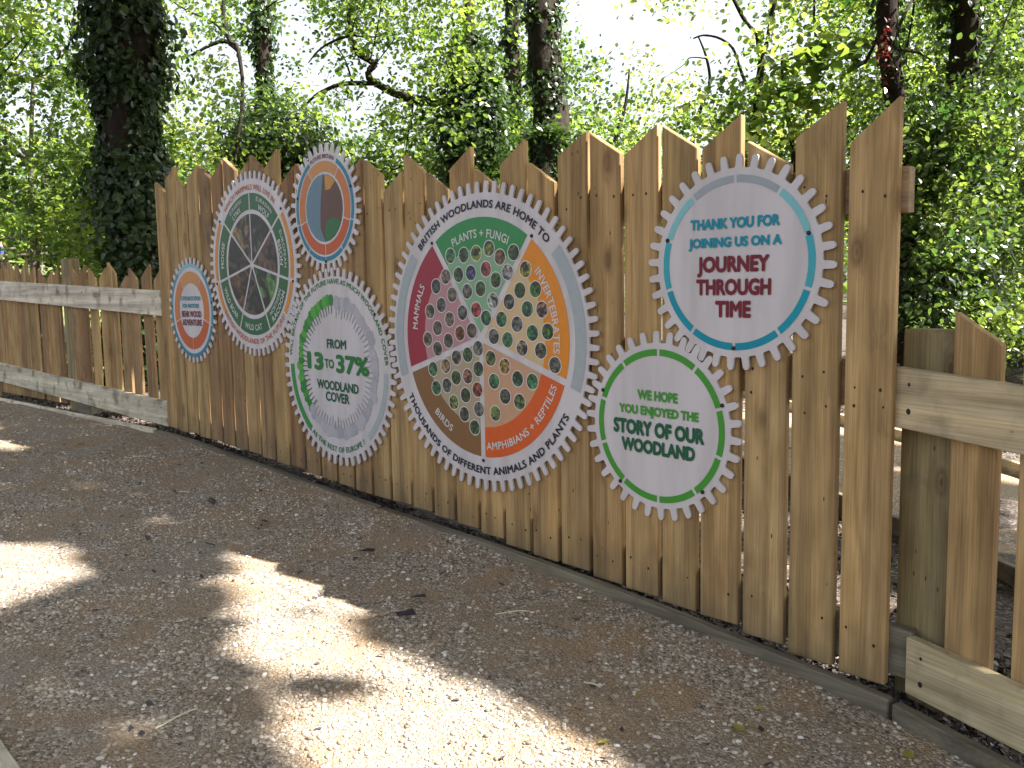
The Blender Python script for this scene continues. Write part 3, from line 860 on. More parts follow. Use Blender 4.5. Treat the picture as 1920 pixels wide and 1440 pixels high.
DISC = [(580,638),(680,633),(773,620),(869,583),(951,648),(1053,613),(640,780),(733,767),(846,738),(1008,762),(920,820),(706,905),(806,885),(898,975),(773,1043),(848,1105),
        (1143,740),(1101,898),(1217,890),(1020,983),(1157,1037),(1267,1042),(963,1115),(1080,1152),(1195,1217),(1310,1207),(905,1243),(1008,1268),(1117,1330),(1258,1350),
        (545,795),(473,868),(593,930),(427,1055),(512,1007),(670,1065),(574,1115),(484,1180),(652,1220),(740,1200),(411,1263),(565,1275),(484,1335)]
DISC = [(700 + x / 4, 320 + y / 4) for x, y in DISC]
DISC += [(720 + x / 4.174, 600 + y / 4.174) for x, y in [(738,222),(570,293),(657,272),(387,383),(485,360),(740,383),(567,450),(657,440),(413,530),(495,512),(733,545),(641,588),(549,643),(745,698),(631,737),(713,840),
        (836,300),(947,362),(1048,460),(863,480),(1163,482),(950,598),(1063,640),(874,730),(1340,353)]]
def onfence(u, v, y):
    d = CW + CR * (u - 960) / F - CU * (v - 720) / F
    return CP + d * ((y - CP[1]) / d[1])
GR = [(0.12, 0.30, 0.06), (0.10, 0.22, 0.08), (0.30, 0.30, 0.28), (0.30, 0.40, 0.10), (0.25, 0.24, 0.2), (0.10, 0.34, 0.14)]
special = {2: (.5, .62, .08), 4: (.45, .22, .1), 7: (.16, .2, .55), 8: (.5, .12, .1), 14: (.75, .10, .12), 9: (.55, .5, .5), 13: (.7, .75, .7), 16: (.75, .62, .1), 38: (.75, .2, .05), 47: (.6, .38, .2),
           50: (.65, .3, .22), 53: (.65, .14, .08), 60: (.75, .5, .12), 44: (.35, .3, .3), 28: (.6, .42, .35), 21: (.5, .3, .25)}
for q, (u, v) in enumerate(DISC):
    p = onfence(u, v, -0.02) - np.array([g.c[0], 0, g.c[1]])
    if q in special: c = special[q]
    elif 30 <= q < 43: c = random.choice([(0.22, 0.18, 0.15), (0.2, 0.2, 0.22), (0.3, 0.24, 0.18)])
    else: c = random.choice(GR)
    g.disc('picture_disc', p[0], p[2], 0.037, M_photo, 0.003, col=tuple(q * .8 for q in c), rim=0.004)
# --- 13 to 37 %
g = cog('g4', 'white cog sign ringed by green and grey trees, FROM 13 TO 37% WOODLAND COVER', -0.0065)
GT = srgb(40, 128, 62)
g.ann('green_arc', .80, .872, -143, -90, colmat(srgb(66, 150, 78))); g.ann('grey_arc', .81, .878, 91, 141, colmat(srgb(180, 190, 192)))
g.arc('WILL BRITAIN OF THE FUTURE HAVE AS MUCH WOODLAND COVER', .838, .888, -84, 86, GT, .015)
g.arc('AS THE REST OF EUROPE ?', .86, .805, 215, 147, GT, .015)
g.text('FROM', -.149, .195, .19, .285, DGREEN, .03, -.01)
g.text('13', -.534, -.227, -.045, .14, GT, .05, -.02)
g.text('TO', -.205, -.035, -.015, .08, GT, .03, -.02)
g.text('37%', .004, .575, -.05, .135, GT, .04, -.02)
g.text('WOODLAND', -.361, .385, -.235, -.138, DGREEN, .03, -.02)
g.text('COVER', -.205, .222, -.352, -.252, DGREEN, .03, -.02)
def tree_ring(a_list, cols, trunkc, name):
    V, Fc, idx = [], [], []
    R = g.R
    for a, (ci, rr, rc) in a_list:
        A = math.radians(a)
        sa, ca = math.sin(A), math.cos(A)
        b0 = len(V)
        n = 16
        for q in range(n):                                   # egg shaped crown, wide end outward
            t = 2 * math.pi * q / n
            lx = rc * math.sin(t) * (1.0 + 0.15 * math.cos(t)); lr = rr + 1.35 * rc * math.cos(t)
            V.append(((lr * sa + lx * ca) * R, (lr * ca - lx * sa) * R))
        Fc.append(list(range(b0, b0 + n))); idx.append(ci)
        b0 = len(V); w = .006
        for (lx, lr) in ((-w, rr - 1.2 * rc), (w, rr - 1.2 * rc), (w * .7, rr - 1.2 * rc - .085), (-w * .7, rr - 1.2 * rc - .085)):
            V.append(((lr * sa + lx * ca) * R, (lr * ca - lx * sa) * R))
        Fc.append([b0, b0 + 1, b0 + 2, b0 + 3]); idx.append(len(cols))
    me_m = [colmat(c) for c in cols] + [colmat(trunkc)]
    # each crown a hair above the last one so that no two overlapping prints share a plane
    vv = []; per = {}
    o = g.put(name, V, Fc, me_m, 0.0016, idx=idx)
    me = o.data
    for kf, poly in enumerate(me.polygons):
        for vi in poly.vertices: me.vertices[vi].co.y -= 0.00002 * (kf % 40)
gl = []
rr_ = random.Random(4)
for q in range(26):
    gl.append((-132 + q * 128 / 25, (rr_.randrange(3), .665 + rr_.uniform(-.015, .02), rr_.uniform(.034, .05))))
tree_ring(gl, [srgb(70, 165, 70), srgb(50, 140, 60), srgb(95, 180, 70)], srgb(35, 70, 45), 'green_tree_border')
gl = [(4 + q * 222 / 43, (rr_.randrange(3), .665 + rr_.uniform(-.02, .02), rr_.uniform(.034, .055))) for q in range(44)]
tree_ring(gl, [srgb(188, 186, 192), srgb(178, 178, 186), srgb(196, 194, 200)], srgb(150, 150, 158), 'grey_tree_border')
g.screws([(.87, -57), (.88, 52), (.90, 181)])
# --- mammals
g = cog('g2', 'cog sign with green ring and dark animal photo wheel, WHICH MAMMALS WILL LIVE IN', -0.0035)
GRN = srgb(48, 108, 68)
ph = [(0.26, 0.16, 0.07), (0.13, 0.125, 0.12), (0.13, 0.07, 0.05), (0.10, 0.24, 0.07), (0.10, 0.085, 0.075), (0.17, 0.08, 0.04), (0.08, 0.07, 0.05)]
for q in range(7):
    a0 = q * 360 / 7
    g.wedge('ring_segment', .59, .765, a0, a0 + 360 / 7, colmat(GRN), .0085)
    g.wedge('animal_photo', 0, .545, a0, a0 + 360 / 7, M_animal, .0085, col=ph[(q + 1) % 7])
for a0, a1 in ((53, 101), (104, 128), (-101, -55), (-128, -104)): g.ann('orange_arc', .805, .865, a0, a1, colmat(srgb(226, 148, 62)))
OT = srgb(205, 105, 60)
g.arc('WHICH MAMMALS WILL LIVE IN', .80, .858, -43, 40, OT, .01)
g.arc('BRITISH WOODLANDS OF THE FUTURE?', .862, .805, 232, 130, OT, .01)
g.arc('EURASIAN', .69, .735, -38, -14, WHITE, .01); g.arc('LYNX', .605, .665, -36, -18, WHITE, .02)
g.arc('EURASIAN', .69, .735, 13, 42, WHITE, .01); g.arc('WOLF', .605, .665, 18, 40, WHITE, .02)
g.arc('EUROPEAN', .69, .735, 62, 94, WHITE, .01); g.arc('BISON', .605, .665, 68, 92, WHITE, .02)
g.arc('MOOSE', .64, .71, -92, -67, WHITE, .02)
g.arc('NORTHERN', .665, .62, 146, 115, WHITE, .01); g.arc('RACOON', .745, .685, 146, 114, WHITE, .02)
g.arc('WILD CAT', .715, .65, 198, 166, WHITE, .02)
g.arc('WILD BOAR', .71, .645, 249, 213, WHITE, .02)
g.screws([(.86, 50), (.86, 103), (.86, -54), (.86, -103)])
# --- future britain: the cartoon on it is left out, plain fields of its colours stand in
g = cog('g3', 'small cog sign above the fence top, orange and blue rings, reading FUTURE BRITAIN', -0.006)
oc = [srgb(215, 150, 85), srgb(212, 128, 68), srgb(205, 98, 52), srgb(205, 98, 52), srgb(212, 128, 68)]
for q in range(5): g.ann('orange_segment', .56, .725, q * 72 - 36, q * 72 + 36, colmat(oc[q]), gap=.0045)
bl = srgb(42, 135, 165)
for a0, a1 in ((28, 106), (106, 144), (144, 180), (180, 216), (216, 254), (254, 332)): g.ann('blue_segment', .755, .825, a0, a1, colmat(bl), gap=.004)
n = 40; rd = .525 * g.R
def blob(pts, col, lift, name):
    P_ = []
    for (x, z) in pts:
        r_ = math.hypot(x, z); f_ = min(1.0, .515 / max(r_, 1e-6)); P_.append((x * f_ * g.R, z * f_ * g.R))
    c = np.mean(P_, axis=0); V = [tuple(c)] + P_
    g.put(name, V, [[0, 1 + q, 1 + (q + 1) % len(P_)] for q in range(len(P_))], colmat(col), lift)
g.disc('blue_centre', 0, 0, rd, colmat(srgb(108, 140, 158)), .0015)
blob([(.0, .5)] + [(.515 * math.sin(math.radians(a)), .515 * math.cos(math.radians(a))) for a in range(8, 176, 8)] + [(0, -.51), (-.12, -.3), (-.1, 0), (-.06, .25)], srgb(104, 72, 62), .0022, 'brown_field')
blob([(.515 * math.sin(math.radians(a)), .515 * math.cos(math.radians(a))) for a in range(116, 182, 6)] + [(0, -.35), (.08, -.2), (.25, -.16)], srgb(52, 118, 66), .0028, 'green_field')
blob([(.515 * math.sin(math.radians(a)), .515 * math.cos(math.radians(a))) for a in range(6, 44, 5)] + [(.2, .28), (.06, .27)], srgb(212, 150, 62), .0028, 'yellow_field')
g.arc('FUTURE BRITAIN', .765, .828, -25, 24, MAROON, .015)
g.screws([(.80, 70), (.80, -75), (.83, 180)])
# --- come back soon
g = cog('g1', 'smallest leftmost cog sign, blue and orange rings, COME BACK SOON', -0.006)
for q in range(5): g.ann('orange_segment', .515, .735, q * 72 - 36, q * 72 + 36, colmat(oc[q]), gap=.0045)
bs = [srgb(140, 195, 212), srgb(70, 150, 180), bl, bl, srgb(70, 150, 180)]
for q in range(5): g.ann('blue_segment', .815, .885, q * 72 - 36, q * 72 + 36, colmat(bs[q]), gap=.004)
g.text('COME BACK SOON', -.44, .40, .19, .27, TEAL, .03)
g.text('FOR ANOTHER', -.37, .33, .05, .13, TEAL, .03)
g.text('BEAR WOOD', -.42, .41, -.125, -.005, MAROON, .035)
g.text('ADVENTURE', -.41, .41, -.285, -.165, MAROON, .035)
g.screws([(.85, -85), (.85, 80)])

# ------------------------------------------------------------------ scatter: pebbles, chips, leaves
def shade_wanted(X, Y):
    """True where the added overhead crown should shade the ground point (the light patches of the photo are its gaps)"""
    X = np.asarray(X); Y = np.asarray(Y)
    wob = nsum(X, Y, 21, (6, 15), (0.04, 0.02))
    lb = np.interp(X, [-4.0, -3.92, -3.54, -3.24, -2.99, -2.71, -2.53, -2.35, -2.2, -1.7, 1], [-1.06, -1.12, -1.33, -1.49, -1.57, -1.66, -1.68, -1.73, -1.77, -1.95, -2.5])
    lit = (X > -4.05) & (Y > lb + wob) & (Y < -0.9) & (X < -1.60 + (-.93 - Y) * .25 + wob)
    lit &= Y < np.interp(X, [-4.1, -3.0, -2.9, -2.38, -2.04, -1.86, -1.7, -1.55], [-.8, -.8, -1.06, -1.07, -1.02, -.98, -1.0, -1.12]) + wob * .5
    hole = rng.uniform(0, 1, X.shape) < .22                      # thin sprays: half shade
    lit &= ~(hole & (((X + 3.18) / .15) ** 2 + ((Y + 1.11) / .05) ** 2 < 1))
    lit &= ~(hole & (((X + 2.48) / .22) ** 2 + ((Y + 1.43) / .07) ** 2 < 1))
    poly = [(-4.95, -1.75), (-4.72, -1.62), (-4.48, -1.54), (-4.2, -1.69), (-4.04, -1.89), (-3.93, -2.1), (-4.6, -2.5), (-5.2, -2.1)]
    ins = np.ones(X.shape, bool)                                # clockwise convex outline of the left patch
    for (xa, ya), (xb, yb) in zip(poly, poly[1:] + poly[:1]):
        ins &= ((xb - xa) * (Y + wob - ya) - (yb - ya) * (X + wob - xa)) < 0
    lit |= ins
    lit |= (((X + 7.3) / .5) ** 2 + ((Y + 1.14) / .10) ** 2 < 1)
    lit |= (((X + 5.2) / .2) ** 2 + ((Y + 1.74) / .04) ** 2 < 1)
    lit |= (X > -8.8) & (X < -2.95) & (Y > np.where(X < -5.7, -1.0, np.where(X < -3.95, -0.945, -1.12))) & (Y < -.84)
    n = nsum(X, Y, 23, (2.2, 5, 9), (0.6, 0.5, 0.3))
    lit |= (Y > -.2) & (Y < 1.3) & (n > 0.25)
    lit |= (Y > 1.2) & (n > 0.7)
    return ~lit

def pebble_field():
    cand = []
    for (n, x0, x1, r0, r1) in ((34000, -3.9, 0.2, .003, .0115), (20000, -6.5, -3.0, .004, .0095), (6000, -11, -6, .006, .011)):
        x = rng.uniform(x0, x1, n); t = rng.uniform(0, 1, n)
        y = path_front(x) - t * (2.4 + path_front(x))
        s = r0 * (r1 / r0) ** (rng.uniform(0, 1, n) ** 1.7)
        cl = nsum(x, y, 31, (3, 8, 20), (0.5, 0.5, 0.4))
        keep = rng.uniform(0, 1, n) < np.clip(0.5 + 0.8 * cl, 0.07, 1)
        cand.append(np.stack([x, y, s], -1)[keep])
    P = np.concatenate(cand)
    x, y, s = P.T
    n = len(P)
    ph_ = (1 + 5 ** .5) / 2
    ico = np.array([(-1, ph_, 0), (1, ph_, 0), (-1, -ph_, 0), (1, -ph_, 0), (0, -1, ph_), (0, 1, ph_), (0, -1, -ph_), (0, 1, -ph_), (ph_, 0, -1), (ph_, 0, 1), (-ph_, 0, -1), (-ph_, 0, 1)]) / 1.9
    tri = np.array([(0, 11, 5), (0, 5, 1), (0, 1, 7), (0, 7, 10), (0, 10, 11), (1, 5, 9), (5, 11, 4), (11, 10, 2), (10, 7, 6), (7, 1, 8), (3, 9, 4), (3, 4, 2), (3, 2, 6), (3, 6, 8), (3, 8, 9), (4, 9, 5), (2, 4, 11), (6, 2, 10), (8, 6, 7), (9, 8, 1)])
    sc = np.stack([rng.uniform(.8, 1.5, n), rng.uniform(.7, 1.1, n), rng.uniform(.45, .8, n)], -1)
    V = ico[None] * sc[:, None] * (1 + rng.uniform(-.22, .22, (n, 12, 1))) * s[:, None, None]
    a = rng.uniform(0, 6.28, n); c, sn = np.cos(a), np.sin(a)
    V = np.stack([V[..., 0] * c[:, None] - V[..., 1] * sn[:, None], V[..., 0] * sn[:, None] + V[..., 1] * c[:, None], V[..., 2]], -1)
    V += np.stack([x, y, path_z(x, y) + s * 0.12], -1)[:, None]
    Fc = (tri[None] + (np.arange(n) * 12)[:, None, None]).reshape(-1, 3)
    tint = np.repeat(np.clip(rng.beta(2.2, 2.2, n) + (rng.uniform(0, 1, n) < .05) * .4, 0, 1), 12)
    o = link('gravel', mesh_np('gravel', V.reshape(-1, 3), Fc, True, {'tint': tint}), M_pebble)
    tag(o, 'loose grey and tan pebbles over the path', 'gravel', None, 'stuff')
pebble_field()

def chips(name, x, y, z, size, m, label, cat, flat=0.5):
    n = len(x)
    L = size * rng.uniform(.6, 1.4, n); W = L * rng.uniform(.3, .75, n)
    q = np.array([(-.5, -.35), (0, -.5), (.5, -.2), (.45, .35), (-.1, .5), (-.5, .3)])
    P = np.stack([q[None, :, 0] * L[:, None], q[None, :, 1] * W[:, None], rng.uniform(-.16, .16, (n, 6)) * L[:, None]], -1)
    a = rng.uniform(0, 6.28, n); b_ = rng.normal(0, flat, n)
    cb, sb = np.cos(b_)[:, None], np.sin(b_)[:, None]
    P = np.stack([P[..., 0] * cb + P[..., 2] * sb, P[..., 1], -P[..., 0] * sb + P[..., 2] * cb], -1)
    c, s = np.cos(a)[:, None], np.sin(a)[:, None]
    P = np.stack([P[..., 0] * c - P[..., 1] * s, P[..., 0] * s + P[..., 1] * c, P[..., 2]], -1)
    P += np.stack([x, y, z + L * .22], -1)[:, None]
    Fc = np.stack([np.array([0, 1, 2, 3]), np.array([0, 3, 4, 5])])[None] + (np.arange(n) * 6)[:, None, None]
    tint = np.repeat(rng.beta(1.6, 2.2, n), 6)
    o = link(name, mesh_np(name, P.reshape(-1, 3), Fc.reshape(-1, 4), False, {'tint': tint}), m)
    return tag(o, label, cat, None, 'stuff')
x = np.concatenate([rng.uniform(-11, -1.0, 14000), rng.uniform(-1.6, 1.2, 8000)]); y = path_front(x) + 0.05 + rng.uniform(0, 1, len(x)) ** 1.2 * .75
x2 = rng.uniform(-5, 1.0, 9000); y2 = rng.uniform(.3, 3.0, 9000)
ok = y2 < back_line(x2, 0) - .03
x3 = rng.uniform(-7, 1.0, 7000); y3 = rng.uniform(3.4, 8.5, 7000); ok3 = y3 > back_line(x3, 1) + .08
x = np.concatenate([x, x2[ok], x3[ok3]]); y = np.concatenate([y, y2[ok], y3[ok3]])
chips('bark_mulch', x, y, gz(x) - .015, 0.031, M_mulch, 'dark bark mulch and leaf litter beneath the fences', 'mulch')
n = 260
x = rng.uniform(-7, 0, n); y = rng.uniform(-2.25, -.15, n); y = np.minimum(y, path_front(x) - .03)
M_litter = attr_mat('slate_leaf_bits', [(0, (0.04, 0.036, 0.045)), (0.6, (0.09, 0.08, 0.085)), (1, (0.16, 0.11, 0.08))], 0.6)
chips('leaf_litter', x, y, path_z(x, y) + .002, 0.022, M_litter, 'small dark leaf scraps strewn over the gravel path', 'leaf litter', 0.2)
n = 16
xl = rng.uniform(-5.5, -.8, n); yl = rng.uniform(-2.2, -.3, n)
chips('dead_leaves', xl, yl, path_z(xl, yl) + .004, 0.06, M_litter, 'curled slate grey dead leaves lying on the path', 'dead leaves', 0.15)

def ground_at(u, v):
    d = CW + CR * (u - 960) / F - CU * (v - 720) / F
    t = 3.0
    for _ in range(40):
        p = CP + d * t; t += (p[2] - gz(p[0])) / max(1e-3, -d[2] + .055 * d[0]) * .7
    return CP + d * t
def leaf_shape(L, W, curl):
    V = [(-.5 * L, 0, 0), (-.2 * L, -.42 * W, curl * .5), (.2 * L, -.36 * W, curl), (.5 * L, 0, curl * .6), (.2 * L, .36 * W, curl), (-.2 * L, .42 * W, curl * .5), (-.15 * L, 0, -.1 * curl), (.2 * L, 0, .1 * curl), (-.85 * L, .06 * W, .003)]
    Fc = [[0, 1, 6], [1, 2, 7, 6], [2, 3, 7], [3, 4, 7], [4, 5, 6, 7], [5, 0, 6], [0, 8, 1]]
    me = mesh_py('fallen_leaf', V, Fc, True)
    a = me.attributes.new('tint', 'FLOAT', 'POINT'); a.data.foreach_set('value', np.random.default_rng(int(L * 1e5)).uniform(.2, .9, len(V)).astype(np.float32))
    return me
for (u, v, L, lab) in ((1383, 1367, .055, 'yellow fallen leaf with stalk on the shaded gravel, front and centre right'),
                       (1703, 1420, .05, 'yellow green fallen leaf at the bottom edge, below the edging corner'),
                       (1093, 1126, .045, 'pale green fallen leaf close under the big cog sign'),
                       (1424, 1328, .04, 'olive curled fallen leaf just above the yellow one with a stalk'),
                       (1197, 1300, .035, 'small dull yellow fallen leaf on gravel beside the sun patch'),
                       (153, 835, .055, 'orange brown fallen leaf far left on the path'),
                       (1130, 1398, .035, 'green fallen leaf at the edge of the sunlit gravel')):
    p = ground_at(u, v)
    o = link('fallen_leaf', leaf_shape(L, L * .75, L * .14), M_yellow, None, (p[0], p[1], float(path_z(p[0], p[1])) + .006))
    o.rotation_euler = (random.uniform(-.2, .2), random.uniform(-.2, .2), random.uniform(0, 6.28)); tag(o, lab, 'leaf', 'fallen leaves on the path')
for (u, v, L, ang, lab) in ((258, 861, .17, .2, 'pale straw lying far left across the path'), (332, 1348, .15, .9, 'pale straw near the bottom left, pointing at the sun patch'),
                            (958, 1150, .13, .1, 'pale straw under the big cog sign'), (344, 924, .08, -.5, 'short pale straw in mid path left of the sun patch'), (1110, 1285, .07, -.9, 'short upright pale straw beside the sun patch tip')):
    p = ground_at(u, v)
    V = []
    for q in range(6):
        t = q / 5 - .5
        for (a, b_) in ((-1, 0), (0, 1), (1, 0)): V.append((t * L, a * .0026 + .006 * math.sin(3 * t), b_ * .004 + .003 * math.sin(5 * t + 1)))
    Fc = [[q * 3 + e, q * 3 + 3 + e, q * 3 + 3 + (e + 1) % 3, q * 3 + (e + 1) % 3] for q in range(5) for e in range(3)]
    o = link('straw', mesh_py('straw', V, Fc), plain('dry_straw', (.62, .55, .38), .7) if 'dry_straw' not in bpy.data.materials else bpy.data.materials['dry_straw'], None, (p[0], p[1], float(path_z(p[0], p[1])) + .007))
    o.rotation_euler.z = ang + .8; tag(o, lab, 'straw', 'straws on the path')

# ------------------------------------------------------------------ foliage
LQ = np.array([(0, 0, 0), (.30, -.30, .05), (.68, -.26, .04), (1, 0, -.06), (.68, .26, .04), (.30, .30, .05)])
LF = np.array([(0, 1, 2, 3), (0, 3, 4, 5)])
def leaves_mesh(name, C, size, up=0.35, tint=None, hang=0.25, nrm=None):
    """C (n,3) leaf positions -> one mesh of folded leaves"""
    n = len(C)
    if nrm is None:
        nn = rng.normal(0, 1, (n, 3)); nn[:, 2] = np.abs(nn[:, 2]) + up
    else:
        nn = nrm + rng.normal(0, .45, (n, 3))
    nn /= np.linalg.norm(nn, axis=1)[:, None]
    d = rng.normal(0, 1, (n, 3)); d[:, 2] -= hang * 2
    d -= nn * np.sum(d * nn, 1)[:, None]; d /= np.linalg.norm(d, axis=1)[:, None] + 1e-9
    e = np.cross(nn, d)
    s = size * rng.uniform(.5, 1.45, n)
    q = LQ - np.array([.4, 0, 0])
    V = C[:, None] + (q[None, :, 0, None] * d[:, None] + q[None, :, 1, None] * e[:, None] * 1.15 + q[None, :, 2, None] * nn[:, None]) * s[:, None, None]
    Fc = LF[None] + (np.arange(n) * 6)[:, None, None]
    if tint is None: tint = rng.uniform(0, 1, n)
    return mesh_np(name, V.reshape(-1, 3), Fc.reshape(-1, 4), False, {'tint': np.repeat(np.clip(tint, 0, 1), 6)})

def tube(polys, name, sides=9, rough=0.12, seed=1):
    """polys: list of (points (k,3), radii (k))  -> one mesh"""
    r = np.random.default_rng(seed); VV, FF, base = [], [], 0
    for P, R in polys:
        P = np.asarray(P, float); R = np.asarray(R, float)
        k = len(P)
        m = max(2, int(k * 3))
        t = np.linspace(0, k - 1, m); i0 = np.clip(t.astype(int), 0, k - 2); f_ = (t - i0)[:, None]
        p0 = P[np.clip(i0 - 1, 0, k - 1)]; p1 = P[i0]; p2 = P[i0 + 1]; p3 = P[np.clip(i0 + 2, 0, k - 1)]
        Q = .5 * (2 * p1 + (p2 - p0) * f_ + (2 * p0 - 5 * p1 + 4 * p2 - p3) * f_ ** 2 + (3 * p1 - p0 - 3 * p2 + p3) * f_ ** 3)
        rad = np.interp(t, np.arange(k), R)
        tn = np.gradient(Q, axis=0); tn /= np.linalg.norm(tn, axis=1)[:, None] + 1e-9
        ref = np.array([.31, .17, .93]) if abs(tn[:, 2]).mean() < .8 else np.array([.95, .2, .1])
        a = np.cross(tn, ref); a /= np.linalg.norm(a, axis=1)[:, None]; b_ = np.cross(tn, a)
        th = np.linspace(0, 2 * np.pi, sides, endpoint=False)
        rr = rad[:, None] * (1 + r.normal(0, rough, (m, sides)) * .6 + rough * np.sin(3 * th + r.uniform(0, 6)) * .7)
        VV.append((Q[:, None] + (a[:, None] * np.cos(th)[None, :, None] + b_[:, None] * np.sin(th)[None, :, None]) * rr[..., None]).reshape(-1, 3))
        i, j = np.meshgrid(np.arange(m - 1), np.arange(sides), indexing='ij')
        j2 = (j + 1) % sides
        FF.append(np.stack([i * sides + j, i * sides + j2, (i + 1) * sides + j2, (i + 1) * sides + j], -1).reshape(-1, 4) + base)
        base += m * sides
    return mesh_np(name, np.concatenate(VV), np.concatenate(FF), True)

def pxline(pts, d, w):
    P = [at(u, v, d if not hasattr(d, '__len__') else d[q]) for q, (u, v) in enumerate(pts)]
    dd = d if not hasattr(d, '__len__') else np.array(d)
    return np.array(P), np.array(w, float) * dd / F / 2

ROWS = [-60, 0, 60, 120, 180, 240, 300, 360, 420, 480, 540, 600]
DEN = ["234333333333311112333444",
       "323312213233300002233344",
       "213221222233310012223344",
       "233221102233321122223444",
       "223222311334422233333444",
       "223233413334433333333444",
       "224333423334433333333444",
       "334222222222222222222444",
       "234222222222222222222444",
       "124111111111111111111444",
       "000000000000000000000444",
       "000000000000000000000443"]
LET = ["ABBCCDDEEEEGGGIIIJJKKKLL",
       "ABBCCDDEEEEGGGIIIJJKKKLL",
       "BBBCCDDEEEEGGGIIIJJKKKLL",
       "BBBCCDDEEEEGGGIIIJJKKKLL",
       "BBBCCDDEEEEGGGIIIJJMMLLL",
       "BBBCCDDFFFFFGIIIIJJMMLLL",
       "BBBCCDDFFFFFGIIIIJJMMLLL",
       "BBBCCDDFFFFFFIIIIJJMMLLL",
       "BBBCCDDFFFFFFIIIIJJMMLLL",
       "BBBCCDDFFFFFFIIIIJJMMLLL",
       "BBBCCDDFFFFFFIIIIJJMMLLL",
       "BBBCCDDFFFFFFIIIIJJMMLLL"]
#        depth  leaf  material  jitter
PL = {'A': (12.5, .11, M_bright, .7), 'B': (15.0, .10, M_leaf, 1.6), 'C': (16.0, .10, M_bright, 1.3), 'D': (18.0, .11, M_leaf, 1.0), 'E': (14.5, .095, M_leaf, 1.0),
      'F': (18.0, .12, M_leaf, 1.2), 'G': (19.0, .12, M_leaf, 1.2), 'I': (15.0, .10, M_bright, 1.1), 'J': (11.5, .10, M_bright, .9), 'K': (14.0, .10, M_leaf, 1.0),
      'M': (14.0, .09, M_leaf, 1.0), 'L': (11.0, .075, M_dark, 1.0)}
CL = {0: 0, 1: 1.3, 2: 3.3, 3: 8, 4: 18}      # clumps per cell
clumps = {k: [] for k in PL}
for ri, v0 in enumerate(ROWS):
    for ci in range(24):
        den = int(DEN[ri][ci]); k = LET[ri][ci]
        n = rng.poisson(CL[den])
        d0, ls, _, jit = PL[k]
        for _q in range(n):
            u = ci * 80 + rng.uniform(-12, 92); v = v0 + rng.uniform(-8, 68)
            d = d0 + rng.normal(0, jit)
            clumps[k].append((*at(u, v, d), den))
def pix(p):
    d = np.asarray(p)[:3] - CP; z = d @ CW
    return 960 + F * (d @ CR) / z, 720 - F * (d @ CU) / z, z
def keep_L(c):                          # leave the bare upper stretch of the trunk clear of the bush in front
    u, v, z = pix(c)
    return not (1765 < u < 1855 and v < 165 and z < 10.9)
clumps['L'] = [c for c in clumps['L'] if keep_L(c)]
clumps['L'] += [(*at(rng.uniform(1750, 1880), rng.uniform(170, 620), rng.normal(9.6, .25)), 4) for _q in range(110)]
for k_, (ua, ub, va, za) in (('C', (470, 522, 225, 18.6)), ('D', (470, 522, 225, 18.6)), ('G', (940, 978, 230, 19.5)), ('E', (940, 978, 230, 19.5)), ('G', (985, 1050, 240, 16.3))):
    clumps[k_] = [c for c in clumps[k_] if not (ua < pix(c)[0] < ub and pix(c)[1] < va and pix(c)[2] < za)]   # trunks stand clear of the leaves
clumps['B'] = [c for c in clumps['B'] if not (pix(c)[0] < 120 and pix(c)[1] > 425 and rng.uniform() < .8)]
# a bit of crown beyond the side edges of the photograph
for k, u0, u1, v0, v1, n in (('B', -420, 0, 100, 420, 130), ('A', -400, 0, -60, 110, 60), ('L', 1920, 2500, -60, 640, 420)):
    for _q in range(n):
        clumps[k].append((*at(rng.uniform(u0, u1), rng.uniform(v0, v1), PL[k][0] + rng.normal(0, PL[k][3])), 3))

def crown_from(cl, ls, per=52, sig=.20):
    per = int(per * 1.45)
    P = np.array(cl)[:, :3]; n = len(P)
    cnt = rng.poisson(per, n)
    idx = np.repeat(np.arange(n), cnt)
    s = sig * rng.uniform(.6, 1.35, n)
    C = P[idx] + rng.normal(0, 1, (len(idx), 3)) * s[idx][:, None] * np.array([1, 1, .75])
    ct = np.where(rng.uniform(0, 1, n) < .48, rng.uniform(0, .3, n), rng.uniform(.6, 1, n))
    tint = ct[idx] * .8 - .05 + rng.uniform(0, .35, len(idx))
    return C, tint

def branches_to(trunkP, trunkR, cl, frac, r0=.028, seed=0):
    """curved limbs from the trunk into the crown's clumps"""
    r = np.random.default_rng(seed); out = []
    P = np.array(cl)[:, :3]
    for p in P[r.uniform(0, 1, len(P)) < frac]:
        d2 = np.linalg.norm(trunkP - p, axis=1) + np.maximum(0, trunkP[:, 2] - p[2] + .2) * 2
        b_ = trunkP[np.argmin(d2)]; L = np.linalg.norm(p - b_)
        if L < .25: continue
        m1 = b_ + (p - b_) * .35 + r.normal(0, .09, 3) * L + np.array([0, 0, .05 * L]); m2 = b_ + (p - b_) * .7 + r.normal(0, .07, 3) * L
        rr = r0 * min(1.6, .5 + L * .35) * r.uniform(.6, 1.2)
        out.append((np.array([b_, m1, m2, p]), np.array([rr, rr * .75, rr * .5, rr * .22])))
    return out

